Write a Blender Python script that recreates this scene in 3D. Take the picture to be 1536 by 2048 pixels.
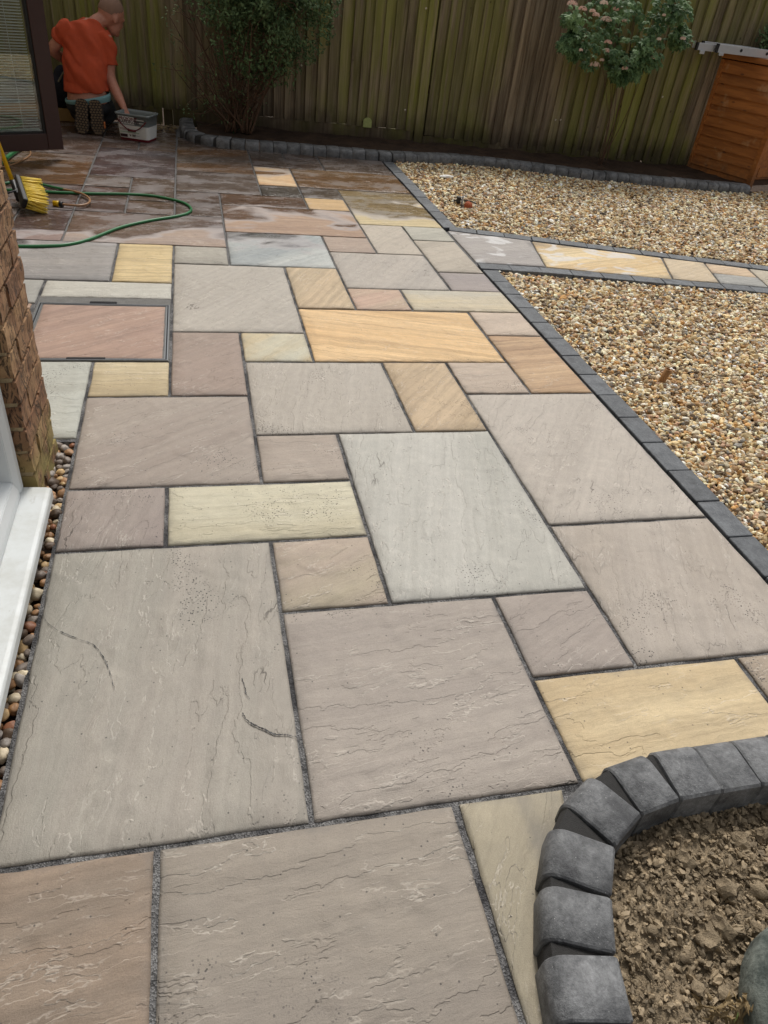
import bpy, bmesh, math, random
from mathutils import Vector, Matrix, noise, Euler
random.seed(7)
R = math.radians
scene = bpy.context.scene
for o in list(bpy.data.objects): bpy.data.objects.remove(o, do_unlink=True)
COL = scene.collection

# ------------------------------------------------------------------ camera (solved from the slab grid, module 0.30 m)
CAM = Vector((0.4257, -0.7721, 1.3828)); FPX = 1447.44
AX = Vector((0.97090584, -0.21429678, 0.10685851))
AY = Vector((-0.04555547, -0.60339098, -0.79614322))
AZ = Vector((0.23508838, 0.76811211, -0.59559822))
cd = bpy.data.cameras.new('camera'); cam = bpy.data.objects.new('camera', cd); COL.objects.link(cam)
m = Matrix.Identity(4)
for r in range(3): m[r][0] = AX[r]; m[r][1] = -AY[r]; m[r][2] = -AZ[r]; m[r][3] = CAM[r]
cam.matrix_world = m
cd.sensor_fit = 'VERTICAL'; cd.sensor_height = 36; cd.sensor_width = 36
cd.lens = 36 * FPX / 2048; cd.clip_start = 0.02; cd.clip_end = 2000
scene.camera = cam

# ------------------------------------------------------------------ sky, sun, exposure
SUN_EL, SUN_AZ = R(56), R(18)       # azimuth measured from +Y (the fence side) towards +X
w = bpy.data.worlds.new('World'); scene.world = w; w.use_nodes = True
nt = w.node_tree; nt.nodes.clear()
sky = nt.nodes.new('ShaderNodeTexSky'); sky.sky_type = 'NISHITA'; sky.sun_disc = False
sky.sun_elevation = SUN_EL; sky.sun_rotation = SUN_AZ; sky.air_density = 1.0; sky.dust_density = 4.0
hs = nt.nodes.new('ShaderNodeHueSaturation'); hs.inputs['Saturation'].default_value = 0.12
bg = nt.nodes.new('ShaderNodeBackground'); bg.inputs['Strength'].default_value = 0.13
wo = nt.nodes.new('ShaderNodeOutputWorld')
nt.links.new(sky.outputs[0], hs.inputs['Color']); nt.links.new(hs.outputs[0], bg.inputs['Color']); nt.links.new(bg.outputs[0], wo.inputs[0])
sd = bpy.data.lights.new('sun', 'SUN'); sd.energy = 2.0; sd.angle = R(11); sd.color = (1.0, 0.95, 0.88)
sun = bpy.data.objects.new('sun', sd); COL.objects.link(sun)
sdir = Vector((math.sin(SUN_AZ) * math.cos(SUN_EL), math.cos(SUN_AZ) * math.cos(SUN_EL), math.sin(SUN_EL)))
sun.rotation_euler = (-sdir).to_track_quat('-Z', 'Y').to_euler(); sun.location = (0, 0, 10)
scene.view_settings.view_transform = 'Standard'; scene.view_settings.look = 'None'
scene.view_settings.gamma = 1.0; scene.view_settings.use_curve_mapping = False
scene.view_settings.exposure = 0.0
scene.render.engine = 'CYCLES'
cy = scene.cycles; cy.max_bounces = 6; cy.diffuse_bounces = 3; cy.glossy_bounces = 3; cy.transparent_max_bounces = 12

# ------------------------------------------------------------------ helpers
def s2l(c):
    return tuple((v / 255 / 12.92 if v / 255 <= 0.04045 else ((v / 255 + 0.055) / 1.055) ** 2.4) for v in c)
def ray(px, py):
    return AX * ((px - 768) / FPX) + AY * ((py - 1024) / FPX) + AZ
def at_z(px, py, z=0.0):
    d = ray(px, py); return CAM + d * ((z - CAM.z) / d.z)
def at_y(px, py, y):
    d = ray(px, py); return CAM + d * ((y - CAM.y) / d.y)
def link(name, mesh, mat=None, parent=None, loc=None, smooth=False):
    o = bpy.data.objects.new(name, mesh); COL.objects.link(o)
    if mat is not None and not mesh.materials: mesh.materials.append(mat)
    if parent is not None: o.parent = parent
    if loc is not None: o.location = loc
    if smooth:
        for p in mesh.polygons: p.use_smooth = True
    return o
def mesh_of(bm, name='mesh'):
    me = bpy.data.meshes.new(name); bm.normal_update(); bm.to_mesh(me); bm.free(); return me
def obj(name, bm, mat, parent=None, loc=None, smooth=False):
    return link(name, mesh_of(bm, name), mat, parent, loc, smooth)
def empty(name, loc=(0, 0, 0), rz=0.0):
    o = bpy.data.objects.new(name, None); COL.objects.link(o); o.location = loc; o.rotation_euler = (0, 0, rz)
    o.empty_display_size = 0.1; return o
def tag(o, label, cat, group=None):
    o['label'] = label; o['category'] = cat
    if group: o['group'] = group
    return o
def struct(o, kind='structure', label=None):
    o['kind'] = kind
    if label: o['label'] = label
    return o
def box(bm, c, d, rot=None, bev=0.0, seg=2):
    b2 = bmesh.new()
    bmesh.ops.create_cube(b2, size=1.0)
    bmesh.ops.scale(b2, vec=d, verts=b2.verts)
    if bev: bmesh.ops.bevel(b2, geom=list(b2.edges), offset=bev, segments=seg, affect='EDGES', profile=0.5)
    if rot is not None: bmesh.ops.transform(b2, matrix=rot.to_4x4() if len(rot) == 3 else rot, verts=b2.verts)
    bmesh.ops.translate(b2, vec=c, verts=b2.verts)
    merge(bm, b2); return bm
def merge(bm, b2):
    mp = {v: bm.verts.new(v.co) for v in b2.verts}
    for f in b2.faces:
        try: bm.faces.new([mp[v] for v in f.verts]).smooth = f.smooth
        except ValueError: pass
    b2.free()
def bx(c, d, rot=None, bev=0.0, seg=2): return box(bmesh.new(), c, d, rot, bev, seg)
def catmull(pts, n=8):
    P = [Vector(p) for p in pts]; P = [P[0] * 2 - P[1]] + P + [P[-1] * 2 - P[-2]]; out = []
    for i in range(1, len(P) - 2):
        for k in range(n):
            t = k / n; a, b, c, d = P[i - 1], P[i], P[i + 1], P[i + 2]
            out.append(0.5 * ((2 * b) + (c - a) * t + (2 * a - 5 * b + 4 * c - d) * t * t + (3 * b - a - 3 * c + d) * t ** 3))
    out.append(P[-2]); return out
def tube(bm, pts, rad, seg=10, cap=True):
    pts = [Vector(p) for p in pts]; n = len(pts)
    if not isinstance(rad, (list, tuple)): rad = [rad] * n
    rings = []; up = Vector((0, 0, 1)); prev = None
    for i, p in enumerate(pts):
        t = (pts[min(i + 1, n - 1)] - pts[max(i - 1, 0)]).normalized()
        a = t.cross(up if prev is None else prev.cross(t)) if prev is not None else t.cross(up)
        if a.length < 1e-4: a = t.cross(Vector((1, 0, 0)))
        a.normalize(); b = t.cross(a).normalized()
        if prev is not None and a.dot(prev) < 0: a = -a; b = -b
        prev = a
        rings.append([bm.verts.new(p + (a * math.cos(2 * math.pi * k / seg) + b * math.sin(2 * math.pi * k / seg)) * rad[i]) for k in range(seg)])
    for i in range(n - 1):
        for k in range(seg):
            bm.faces.new((rings[i][k], rings[i][(k + 1) % seg], rings[i + 1][(k + 1) % seg], rings[i + 1][k])).smooth = True
    if cap:
        bm.faces.new(rings[0][::-1]); bm.faces.new(rings[-1])
    return bm
def lathe(bm, prof, seg=24, c=(0, 0, 0)):
    c = Vector(c); rings = []
    for r, z in prof:
        rings.append([bm.verts.new(c + Vector((r * math.cos(2 * math.pi * k / seg), r * math.sin(2 * math.pi * k / seg), z))) for k in range(seg)])
    for i in range(len(prof) - 1):
        for k in range(seg):
            bm.faces.new((rings[i][k], rings[i][(k + 1) % seg], rings[i + 1][(k + 1) % seg], rings[i + 1][k])).smooth = True
    return bm

# ------------------------------------------------------------------ node helper
class NB:
    def __init__(s, name):
        s.m = bpy.data.materials.new(name); s.m.use_nodes = True; s.t = s.m.node_tree; s.t.nodes.clear()
        s.out = s.n('ShaderNodeOutputMaterial'); s.p = s.n('ShaderNodeBsdfPrincipled')
        s.l(s.p.outputs[0], s.out.inputs['Surface'])
    def n(s, t, **k):
        x = s.t.nodes.new(t)
        for a, b in k.items(): setattr(x, a, b)
        return x
    def l(s, a, b): s.t.links.new(a, b)
    def put(s, sock, v):
        if isinstance(v, bpy.types.NodeSocket): s.l(v, sock)
        elif v is not None:
            try: sock.default_value = v
            except Exception: sock.default_value = tuple(v) + (1.0,)
    def math(s, op, a, b=None, c=None, clamp=False):
        x = s.n('ShaderNodeMath', operation=op, use_clamp=clamp)
        s.put(x.inputs[0], a); s.put(x.inputs[1], b)
        if c is not None: s.put(x.inputs[2], c)
        return x.outputs[0]
    def vmath(s, op, a, b=None, sc=None):
        x = s.n('ShaderNodeVectorMath', operation=op); s.put(x.inputs[0], a)
        if b is not None: s.put(x.inputs[1], b)
        if sc is not None: s.put(x.inputs['Scale'], sc)
        return x.outputs['Value'] if op in ('LENGTH', 'DOT_PRODUCT') else x.outputs[0]
    def noise(s, vec, scale, detail=3.0, rough=0.55, dist=0.0, color=False, dim='3D'):
        x = s.n('ShaderNodeTexNoise', noise_dimensions=dim); s.put(x.inputs['Vector'], vec)
        x.inputs['Scale'].default_value = scale; x.inputs['Detail'].default_value = detail
        x.inputs['Roughness'].default_value = rough; x.inputs['Distortion'].default_value = dist
        return x.outputs['Color' if color else 'Fac']
    def voro(s, vec, scale, feat='F1', out='Distance'):
        x = s.n('ShaderNodeTexVoronoi', feature=feat); s.put(x.inputs['Vector'], vec); x.inputs['Scale'].default_value = scale
        return x.outputs[out]
    def smooth(s, v, lo, hi, a=0.0, b=1.0):
        x = s.n('ShaderNodeMapRange', interpolation_type='SMOOTHSTEP'); s.put(x.inputs['Value'], v)
        s.put(x.inputs['From Min'], lo); s.put(x.inputs['From Max'], hi); x.inputs['To Min'].default_value = a; x.inputs['To Max'].default_value = b
        return x.outputs[0]
    def mix(s, f, a, b, blend='MIX'):
        x = s.n('ShaderNodeMix', data_type='RGBA', blend_type=blend); s.put(x.inputs[0], f)
        for i, v in ((6, a), (7, b)):
            if isinstance(v, bpy.types.NodeSocket): s.l(v, x.inputs[i])
            else: x.inputs[i].default_value = tuple(v)[:3] + (1.0,)
        return x.outputs[2]
    def attr(s, name, out='Fac', typ='OBJECT'):
        x = s.n('ShaderNodeAttribute', attribute_type=typ, attribute_name=name); return x.outputs[out]
    def ocoord(s): return s.n('ShaderNodeTexCoord').outputs['Object']
    def pos(s): return s.n('ShaderNodeNewGeometry').outputs['Position']
    def sep(s, v):
        x = s.n('ShaderNodeSeparateXYZ'); s.l(v, x.inputs[0]); return x.outputs
    def comb(s, a, b, c):
        x = s.n('ShaderNodeCombineXYZ'); s.put(x.inputs[0], a); s.put(x.inputs[1], b); s.put(x.inputs[2], c); return x.outputs[0]
    def bump(s, h, dist=1.0, strength=1.0):
        x = s.n('ShaderNodeBump'); s.put(x.inputs['Height'], h); x.inputs['Distance'].default_value = dist; x.inputs['Strength'].default_value = strength
        s.l(x.outputs[0], s.p.inputs['Normal']); return x
    def base(s, c): s.put(s.p.inputs['Base Color'], c)
    def rough(s, v): s.put(s.p.inputs['Roughness'], v)
    def rnd(s): return s.n('ShaderNodeObjectInfo').outputs['Random']

def simple(name, c, rough=0.6, metal=0.0, var=0.25, scale=25.0, bump=0.0, spec=None):
    b = NB(name); p = b.ocoord(); c = s2l(c)
    n = b.noise(p, scale, 5.0, 0.6)
    b.base(b.mix(n, tuple(v * (1 - var) for v in c), tuple(min(1, v * (1 + var)) for v in c)))
    b.rough(b.math('ADD', rough - 0.08, b.math('MULTIPLY', n, 0.16))); b.p.inputs['Metallic'].default_value = metal
    if spec is not None: b.p.inputs['Specular IOR Level'].default_value = spec
    if bump: b.bump(b.noise(p, scale * 6, 4.0), bump)
    return b.m

# ------------------------------------------------------------------ sandstone: one material, driven by each slab's own properties
def make_stone():
    b = NB('riven_sandstone'); oc = b.ocoord(); pos = b.pos(); xyz = b.sep(pos)
    seed = b.attr('seed'); ang = b.attr('grain')
    vr = b.n('ShaderNodeVectorRotate', rotation_type='Z_AXIS'); b.l(oc, vr.inputs['Vector']); b.l(ang, vr.inputs['Angle'])
    q = b.vmath('ADD', vr.outputs[0], b.comb(seed, b.math('MULTIPLY', seed, 1.7), b.math('MULTIPLY', seed, 0.37)))
    qs = b.vmath('MULTIPLY', q, (0.24, 1.0, 1.0))
    wob = b.vmath('SCALE', b.vmath('SUBTRACT', b.noise(b.vmath('MULTIPLY', q, (0.6, 1.0, 1.0)), 12.0, 4.0, 0.65, color=True), (0.5, 0.5, 0.5)), sc=0.05)
    qw = b.vmath('ADD', qs, wob)
    # bedding layers broken off in terraces
    n1 = b.noise(qw, 3.4, 6.0, 0.58)
    t = b.math('MULTIPLY', n1, 12.0); fr = b.math('FRACT', t); fl = b.math('FLOOR', t)
    edge = b.smooth(fr, 0.0, 0.10)
    terr = b.math('DIVIDE', b.math('ADD', fl, edge), 12.0)
    patch = b.smooth(b.noise(q, 4.3, 2.0, 0.5), 0.40, 0.62)                 # only some areas show broken edges
    line = b.math('MULTIPLY', b.math('MULTIPLY', b.smooth(fr, 0.0, 0.05), b.smooth(fr, 0.11, 0.05)), patch)
    t2 = b.math('MULTIPLY', b.noise(qw, 9.5, 4.0, 0.62), 8.0); fr2 = b.math('FRACT', t2)
    patch2 = b.smooth(b.noise(b.vmath('ADD', q, (3.0, 7.0, 1.0)), 6.0, 2.0), 0.5, 0.68)
    line2 = b.math('MULTIPLY', b.math('MULTIPLY', b.smooth(fr2, 0.0, 0.06), b.smooth(fr2, 0.16, 0.07)), patch2)
    terr2 = b.math('DIVIDE', b.math('ADD', b.math('FLOOR', t2), b.smooth(fr2, 0.0, 0.12)), 8.0)
    # colour: two tones in bands, streaks, mottling, grain
    c1 = b.attr('tone_a', 'Color'); c2 = b.attr('tone_b', 'Color')
    band = b.noise(b.vmath('MULTIPLY', qw, (0.7, 1.3, 1.0)), 3.0, 4.0, 0.6)
    col = b.mix(b.smooth(band, 0.30, 0.70), c1, c2)
    streak = b.noise(b.vmath('MULTIPLY', qw, (0.25, 3.0, 1.0)), 14.0, 5.0, 0.65)
    col = b.mix(b.attr('band'), col, b.mix(b.smooth(streak, 0.3, 0.72), (0.72, 0.70, 0.68), (1.26, 1.26, 1.24)), 'MULTIPLY')
    mott = b.noise(q, 24.0, 5.0, 0.72); grain = b.noise(q, 420.0, 2.0, 0.7)
    col = b.mix(0.5, col, b.mix(mott, (0.62, 0.62, 0.63), (1.38, 1.37, 1.35)), 'MULTIPLY')
    col = b.mix(0.55, col, b.mix(grain, (0.5, 0.5, 0.5), (1.5, 1.5, 1.5)), 'MULTIPLY')
    col = b.mix(b.math('MULTIPLY', line, 0.44), col, b.mix(0.6, c1, (0.72, 0.66, 0.58)))
    col = b.mix(b.math('MULTIPLY', line2, 0.34), col, b.mix(0.6, c1, (0.74, 0.68, 0.60)))
    # dark fine cracks
    crk = b.math('MULTIPLY', b.smooth(b.math('ABSOLUTE', b.math('SUBTRACT', b.noise(b.vmath('ADD', qw, (9, 2, 4)), 2.6, 5.0, 0.6), 0.5)), 0.0035, 0.0008),
                 b.smooth(b.noise(b.vmath('ADD', q, (2, 5, 8)), 5.0, 1.0), 0.62, 0.69))
    col = b.mix(b.math('MULTIPLY', crk, 0.6), col, (0.07, 0.06, 0.05))
    # grains of black jointing grit left lying in drifts
    sp = b.smooth(b.voro(b.vmath('ADD', q, b.vmath('SCALE', wob, sc=0.3)), 125.0), 0.30, 0.20)
    drift = b.smooth(b.noise(b.vmath('ADD', q, (1, 4, 6)), 3.4, 4.0, 0.7), 0.55, 0.66)
    lone = b.smooth(b.voro(b.vmath('ADD', q, (5, 5, 5)), 34.0), 0.085, 0.05)
    grit = b.math('MULTIPLY', b.math('MAXIMUM', b.math('MULTIPLY', sp, drift), b.math('MULTIPLY', lone, 0.7)), b.attr('grit'), clamp=True)
    col = b.mix(grit, col, (0.035, 0.032, 0.032))
    # jointing dust along the edges
    o3 = b.sep(oc); hx = b.attr('half_x'); hy = b.attr('half_y')
    d = b.math('MINIMUM', b.math('SUBTRACT', hx, b.math('ABSOLUTE', o3[0])), b.math('SUBTRACT', hy, b.math('ABSOLUTE', o3[1])))
    dn = b.math('ADD', d, b.math('MULTIPLY', b.math('SUBTRACT', b.noise(q, 22.0, 4.0, 0.6), 0.5), 0.05))
    dust = b.math('MULTIPLY', b.smooth(dn, 0.022, -0.012), b.smooth(b.noise(q, 5.0, 2.0), 0.35, 0.65))
    col = b.mix(b.math('MULTIPLY', dust, 0.5), col, (0.14, 0.135, 0.13))
    # water left by the wash-down at the far end
    wn = b.noise(b.vmath('MULTIPLY', pos, (0.85, 1.15, 1.0)), 2.1, 3.0, 0.5, 0.5)
    lean = b.math('MULTIPLY', b.math('MINIMUM', b.math('SUBTRACT', 0.9, xyz[0]), 1.2), 0.24)
    wv = b.math('ADD', b.math('ADD', b.math('SUBTRACT', xyz[1], 4.28), lean), b.math('MULTIPLY', b.math('SUBTRACT', wn, 0.5), 2.6))
    wv = b.math('ADD', wv, b.attr('wet_shift'))
    wet = b.smooth(wv, 0.0, 0.22)
    drying = b.smooth(b.noise(b.vmath('MULTIPLY', q, (0.7, 1.4, 1.0)), 4.5, 5.0, 0.70), 0.34, 0.60)
    wetn = b.math('MULTIPLY', wet, b.math('ADD', 0.6, b.math('MULTIPLY', drying, 0.4)))
    halo = b.math('MULTIPLY', b.smooth(wv, -0.12, 0.04), b.smooth(wv, 0.26, 0.08))
    col = b.mix(b.math('MULTIPLY', halo, 0.6), col, (0.40, 0.37, 0.365))
    haze = b.math('MULTIPLY', b.math('MULTIPLY', wet, b.smooth(drying, 0.9, 0.1)), 0.55)
    col = b.mix(haze, col, (0.29, 0.275, 0.285))
    dark = b.mix(1.0, col, b.mix(0.5, col, (0.50, 0.40, 0.33)), 'MULTIPLY')
    col = b.mix(b.math('MULTIPLY', wetn, 0.95), col, b.mix(0.6, dark, b.mix(1.0, col, (0.34, 0.31, 0.305), 'MULTIPLY')))
    # white dried residue on the path slabs
    resid = b.attr('residue')
    rn = b.noise(b.vmath('MULTIPLY', pos, (1.0, 1.6, 1.0)), 3.2, 3.0, 0.5, 1.2)
    rm = b.math('MULTIPLY', b.smooth(rn, 0.52, 0.60), resid)
    col = b.mix(b.math('MULTIPLY', rm, 0.75), col, (0.62, 0.61, 0.60))
    b.base(col)
    rr = b.math('ADD', 0.62, b.math('MULTIPLY', mott, 0.2))
    b.rough(b.math('SUBTRACT', rr, b.math('MULTIPLY', wetn, 0.56)))
    b.p.inputs['Specular IOR Level'].default_value = 0.4
    h = b.math('ADD', b.math('MULTIPLY', terr, 0.024), b.math('MULTIPLY', b.math('MULTIPLY', b.math('MULTIPLY', terr2, patch2), 0.008), 1.0))
    h = b.math('ADD', h, b.math('MULTIPLY', b.noise(b.vmath('ADD', b.vmath('MULTIPLY', q, (0.15, 1.0, 1.0)), wob), 26.0, 5.0, 0.65), 0.0052))
    h = b.math('ADD', h, b.math('MULTIPLY', grain, 0.0006))
    h = b.math('SUBTRACT', h, b.math('MULTIPLY', crk, 0.002))
    b.bump(h, 1.0, 0.85)
    return b.m
STONE = make_stone()

def make_mortar():
    b = NB('jointing_grit'); p = b.pos(); y = b.sep(p)[1]
    v = b.voro(p, 330.0, out='Color'); n = b.noise(p, 9.0, 4.0, 0.6); g = b.noise(p, 600.0, 2.0, 0.8)
    dk = b.mix(b.smooth(n, 0.38, 0.62), (0.045, 0.044, 0.046), (0.16, 0.157, 0.155))
    dk = b.mix(0.8, dk, b.mix(b.sep(v)[0], (0.25, 0.25, 0.25), (1.9, 1.9, 1.9)), 'MULTIPLY')
    lt = b.mix(g, (0.10, 0.10, 0.10), (0.22, 0.215, 0.21))
    b.base(b.mix(b.smooth(y, 2.9, 4.0), dk, lt)); b.rough(0.9)
    b.bump(b.math('ADD', b.math('MULTIPLY', b.voro(p, 330.0), 0.004), b.math('MULTIPLY', n, 0.004)), 1.0, 0.8)
    return b.m
MORTAR = make_mortar()

def make_block(name='charcoal_block', a=(72, 73, 75), c=(126, 127, 128)):
    b = NB(name); p = b.ocoord(); r = b.rnd()
    q = b.vmath('ADD', p, b.comb(b.math('MULTIPLY', r, 31.0), b.math('MULTIPLY', r, 17.0), 0.0))
    n = b.noise(q, 19.0, 7.0, 0.76); g = b.noise(q, 130.0, 4.0, 0.85)
    col = b.mix(b.smooth(n, 0.30, 0.68), s2l(a), s2l(c))
    col = b.mix(0.7, col, b.mix(g, (0.05, 0.05, 0.05), (2.0, 2.0, 2.0)), 'MULTIPLY')
    col = b.mix(0.6, col, b.mix(r, (0.72, 0.72, 0.72), (1.25, 1.25, 1.25)), 'MULTIPLY')
    stain = b.smooth(b.noise(q, 7.0, 4.0, 0.6), 0.56, 0.7)
    col = b.mix(b.math('MULTIPLY', stain, 0.6), col, (0.025, 0.025, 0.028))
    fleck = b.smooth(b.voro(q, 130.0), 0.14, 0.07)
    col = b.mix(b.math('MULTIPLY', fleck, b.smooth(b.noise(q, 30.0), 0.5, 0.62)), col, (0.42, 0.42, 0.41))
    b.base(col); b.rough(b.math('ADD', 0.5, b.math('MULTIPLY', n, 0.35)))
    b.bump(b.math('ADD', b.math('MULTIPLY', g, 0.0022), b.math('MULTIPLY', n, 0.004)), 1.0, 0.9)
    return b.m
BLOCK = make_block(); BLOCK2 = make_block('slate_setts', (70, 73, 77), (106, 109, 112))

def make_soil(name, a, c, cscale=38.0):
    b = NB(name); p = b.pos(); n = b.noise(p, 6.0, 5.0, 0.6); m_ = b.noise(p, cscale, 6.0, 0.72); g = b.noise(p, 340.0, 3.0, 0.75)
    col = b.mix(b.smooth(n, 0.3, 0.7), s2l(a), s2l(c))
    col = b.mix(0.8, col, b.mix(m_, (0.35, 0.33, 0.31), (1.6, 1.6, 1.6)), 'MULTIPLY')
    col = b.mix(0.6, col, b.mix(g, (0.4, 0.4, 0.4), (1.6, 1.6, 1.6)), 'MULTIPLY')
    fl = b.smooth(b.voro(p, 120.0), 0.13, 0.06); col = b.mix(b.math('MULTIPLY', fl, b.smooth(m_, 0.55, 0.7)), col, (0.5, 0.45, 0.36))
    b.base(col); b.rough(0.95); b.p.inputs['Specular IOR Level'].default_value = 0.2
    b.bump(b.math('ADD', b.math('MULTIPLY', m_, 0.014), b.math('MULTIPLY', g, 0.002)), 1.0, 0.9)
    return b.m
SOIL = make_soil('dry_soil', (128, 114, 94), (158, 142, 118)); SOIL2 = make_soil('damp_soil', (58, 46, 38), (78, 62, 50))

def make_pebble():
    b = NB('pebble_stone'); c = b.attr('peb', 'Color', 'INSTANCER'); p = b.ocoord(); n = b.noise(b.pos(), 160.0, 4.0, 0.7)
    b.base(b.mix(0.75, c, b.mix(n, (0.55, 0.53, 0.5), (1.45, 1.45, 1.45)), 'MULTIPLY')); b.rough(0.68)
    b.p.inputs['Specular IOR Level'].default_value = 0.35
    return b.m
PEB = make_pebble()
def make_pebble_obj():
    b = NB('strip_pebble'); c = b.attr('tone', 'Color'); p = b.pos(); n = b.noise(p, 70.0, 5.0, 0.7); g = b.noise(p, 400.0, 2.0)
    col = b.mix(0.8, c, b.mix(n, (0.5, 0.45, 0.4), (1.5, 1.5, 1.5)), 'MULTIPLY')
    b.base(b.mix(0.4, col, b.mix(g, (0.6, 0.6, 0.6), (1.4, 1.4, 1.4)), 'MULTIPLY')); b.rough(0.55)
    b.bump(b.math('MULTIPLY', n, 0.003), 1.0, 0.5); return b.m
PEBO = make_pebble_obj()
PAL = [((208, 184, 138), 6), ((228, 214, 182), 6), ((164, 130, 88), 4), ((186, 168, 140), 4), ((116, 96, 72), 3), ((190, 146, 90), 2), ((240, 232, 214), 3), ((142, 138, 130), 2), ((182, 148, 120), 2), ((84, 72, 60), 1)]
PALW = [c for c, n in PAL for _ in range(n)]
def pebcol(rg):
    c = s2l(rg.choice(PALW)); k = rg.uniform(0.68, 1.4); return [min(0.9, v * k) for v in c]
# ================================================================== THE SETTING
bm = bmesh.new()
vs = [bm.verts.new(p) for p in ((-400, -400, -0.16), (400, -400, -0.16), (400, 400, -0.16), (-400, 400, -0.16))]; bm.faces.new(vs)
struct(obj('ground', bm, SOIL2))

def sheet(name, pts, z, mat, parent=None):
    bm = bmesh.new(); bm.faces.new([bm.verts.new((x, y, z)) for x, y in pts]); return obj(name, bm, mat, parent)

# ---- patio: jointing bed plus one mesh for each slab
patio = struct(sheet('patio', [(-3.05, 1.49), (-0.005, 1.49), (-0.005, -1.5), (0.93, -1.5), (1.1, -0.07), (2.1, -0.07), (2.1, 6.3), (0.6, 6.33), (0.33, 6.6), (0.33, 7.15), (-3.05, 7.15)], -0.0072, MORTAR))
rg = random.Random(3)
def slab_mesh(q, gap=0.006, drop=0.0045):
    """q: four ground corners (BL, BR, TR, TL); riven top with chipped edges, about 25 mm thick"""
    c = sum((Vector((p[0], p[1])) for p in q), Vector((0, 0))) / 4
    L = [Vector(p) - c for p in q]
    w_ = ((L[1] - L[0]).length + (L[2] - L[3]).length) / 2; h_ = ((L[3] - L[0]).length + (L[2] - L[1]).length) / 2
    def ts(n, e): return [0.0, e] + [e + (1 - 2 * e) * k / n for k in range(1, n)] + [1 - e, 1.0]
    U = ts(max(3, int(w_ / 0.05)), 0.007 / w_); V = ts(max(3, int(h_ / 0.05)), 0.007 / h_)
    gu, gv = gap / w_, gap / h_; sd_ = rg.uniform(0, 90)
    bm = bmesh.new(); G = []
    for j, v in enumerate(V):
        row = []
        for i, u in enumerate(U):
            uu = gu + (1 - 2 * gu) * u; vv = gv + (1 - 2 * gv) * v
            p = L[0].lerp(L[1], uu).lerp(L[3].lerp(L[2], uu), vv)
            bi = i in (0, len(U) - 1); bj = j in (0, len(V) - 1)
            nz = noise.noise(Vector((p.x * 7 + sd_, p.y * 7, sd_))) * 0.0016
            z = nz
            e1 = noise.noise(Vector((p.x * 22 + sd_, p.y * 22, 3.1))); e2 = noise.noise(Vector((p.x * 60 + sd_, p.y * 60, 8.0)))
            if bi: p.x += (0.0028 * e1 + 0.0014 * e2)
            if bj: p.y += (0.0028 * e1 + 0.0014 * e2)
            if bi or bj: z -= drop * (1 + 0.44 * e2)
            row.append(bm.verts.new((p.x, p.y, z)))
        G.append(row)
    for j in range(len(V) - 1):
        for i in range(len(U) - 1):
            f = bm.faces.new((G[j][i], G[j][i + 1], G[j + 1][i + 1], G[j + 1][i])); f.smooth = True
    ring = [G[0][i] for i in range(len(U))] + [G[j][-1] for j in range(1, len(V))] + [G[-1][i] for i in range(len(U) - 2, -1, -1)] + [G[j][0] for j in range(len(V) - 2, 0, -1)]
    low = [bm.verts.new((v.co.x, v.co.y, -0.026)) for v in ring]
    for k in range(len(ring)):
        bm.faces.new((ring[k], low[k], low[(k + 1) % len(ring)], ring[(k + 1) % len(ring)]))
    return mesh_of(bm, 'slab'), c, w_, h_
def slab(parent, q, a, b_=None, grain=0.0, wet=0.0, grit=1.0, resid=0.0, z=None, tilt=True):
    me, c, w_, h_ = slab_mesh(q, drop=0.0045 if q[0][1] < 3.5 else 0.0014)
    o = link('slab', me, STONE, parent, (c.x, c.y, rg.uniform(-0.0015, 0.0015) if z is None else z))
    if tilt: o.rotation_euler = (rg.uniform(-1, 1) * 0.0025, rg.uniform(-1, 1) * 0.0025, 0)
    b_ = b_ or tuple(v * 0.9 for v in a)
    def soft(c, k=0.78):
        c = s2l(c); g_ = c[0] * .3 + c[1] * .55 + c[2] * .15; r3 = [g_ + (v - g_) * k for v in c]; return [r3[0] * 0.985, r3[1] * 1.0, r3[2] * 0.97]
    o['tone_a'] = soft(a); o['tone_b'] = soft(b_); sat_ = (max(a) - min(a)) / max(a); o['band'] = 0.22 + max(0.0, min(0.5, (sat_ - 0.2) * 2.5)); o['grain'] = grain; o['seed'] = rg.uniform(0, 60)
    o['half_x'] = w_ / 2 - 0.006; o['half_y'] = h_ / 2 - 0.006; o['wet_shift'] = wet; o['grit'] = grit; o['residue'] = resid
    return o
M3 = 0.3
def rect(i0, i1, j0, j1): return [(i0 * M3, j0 * M3), (i1 * M3, j0 * M3), (i1 * M3, j1 * M3), (i0 * M3, j1 * M3)]
PI = math.pi
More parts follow.
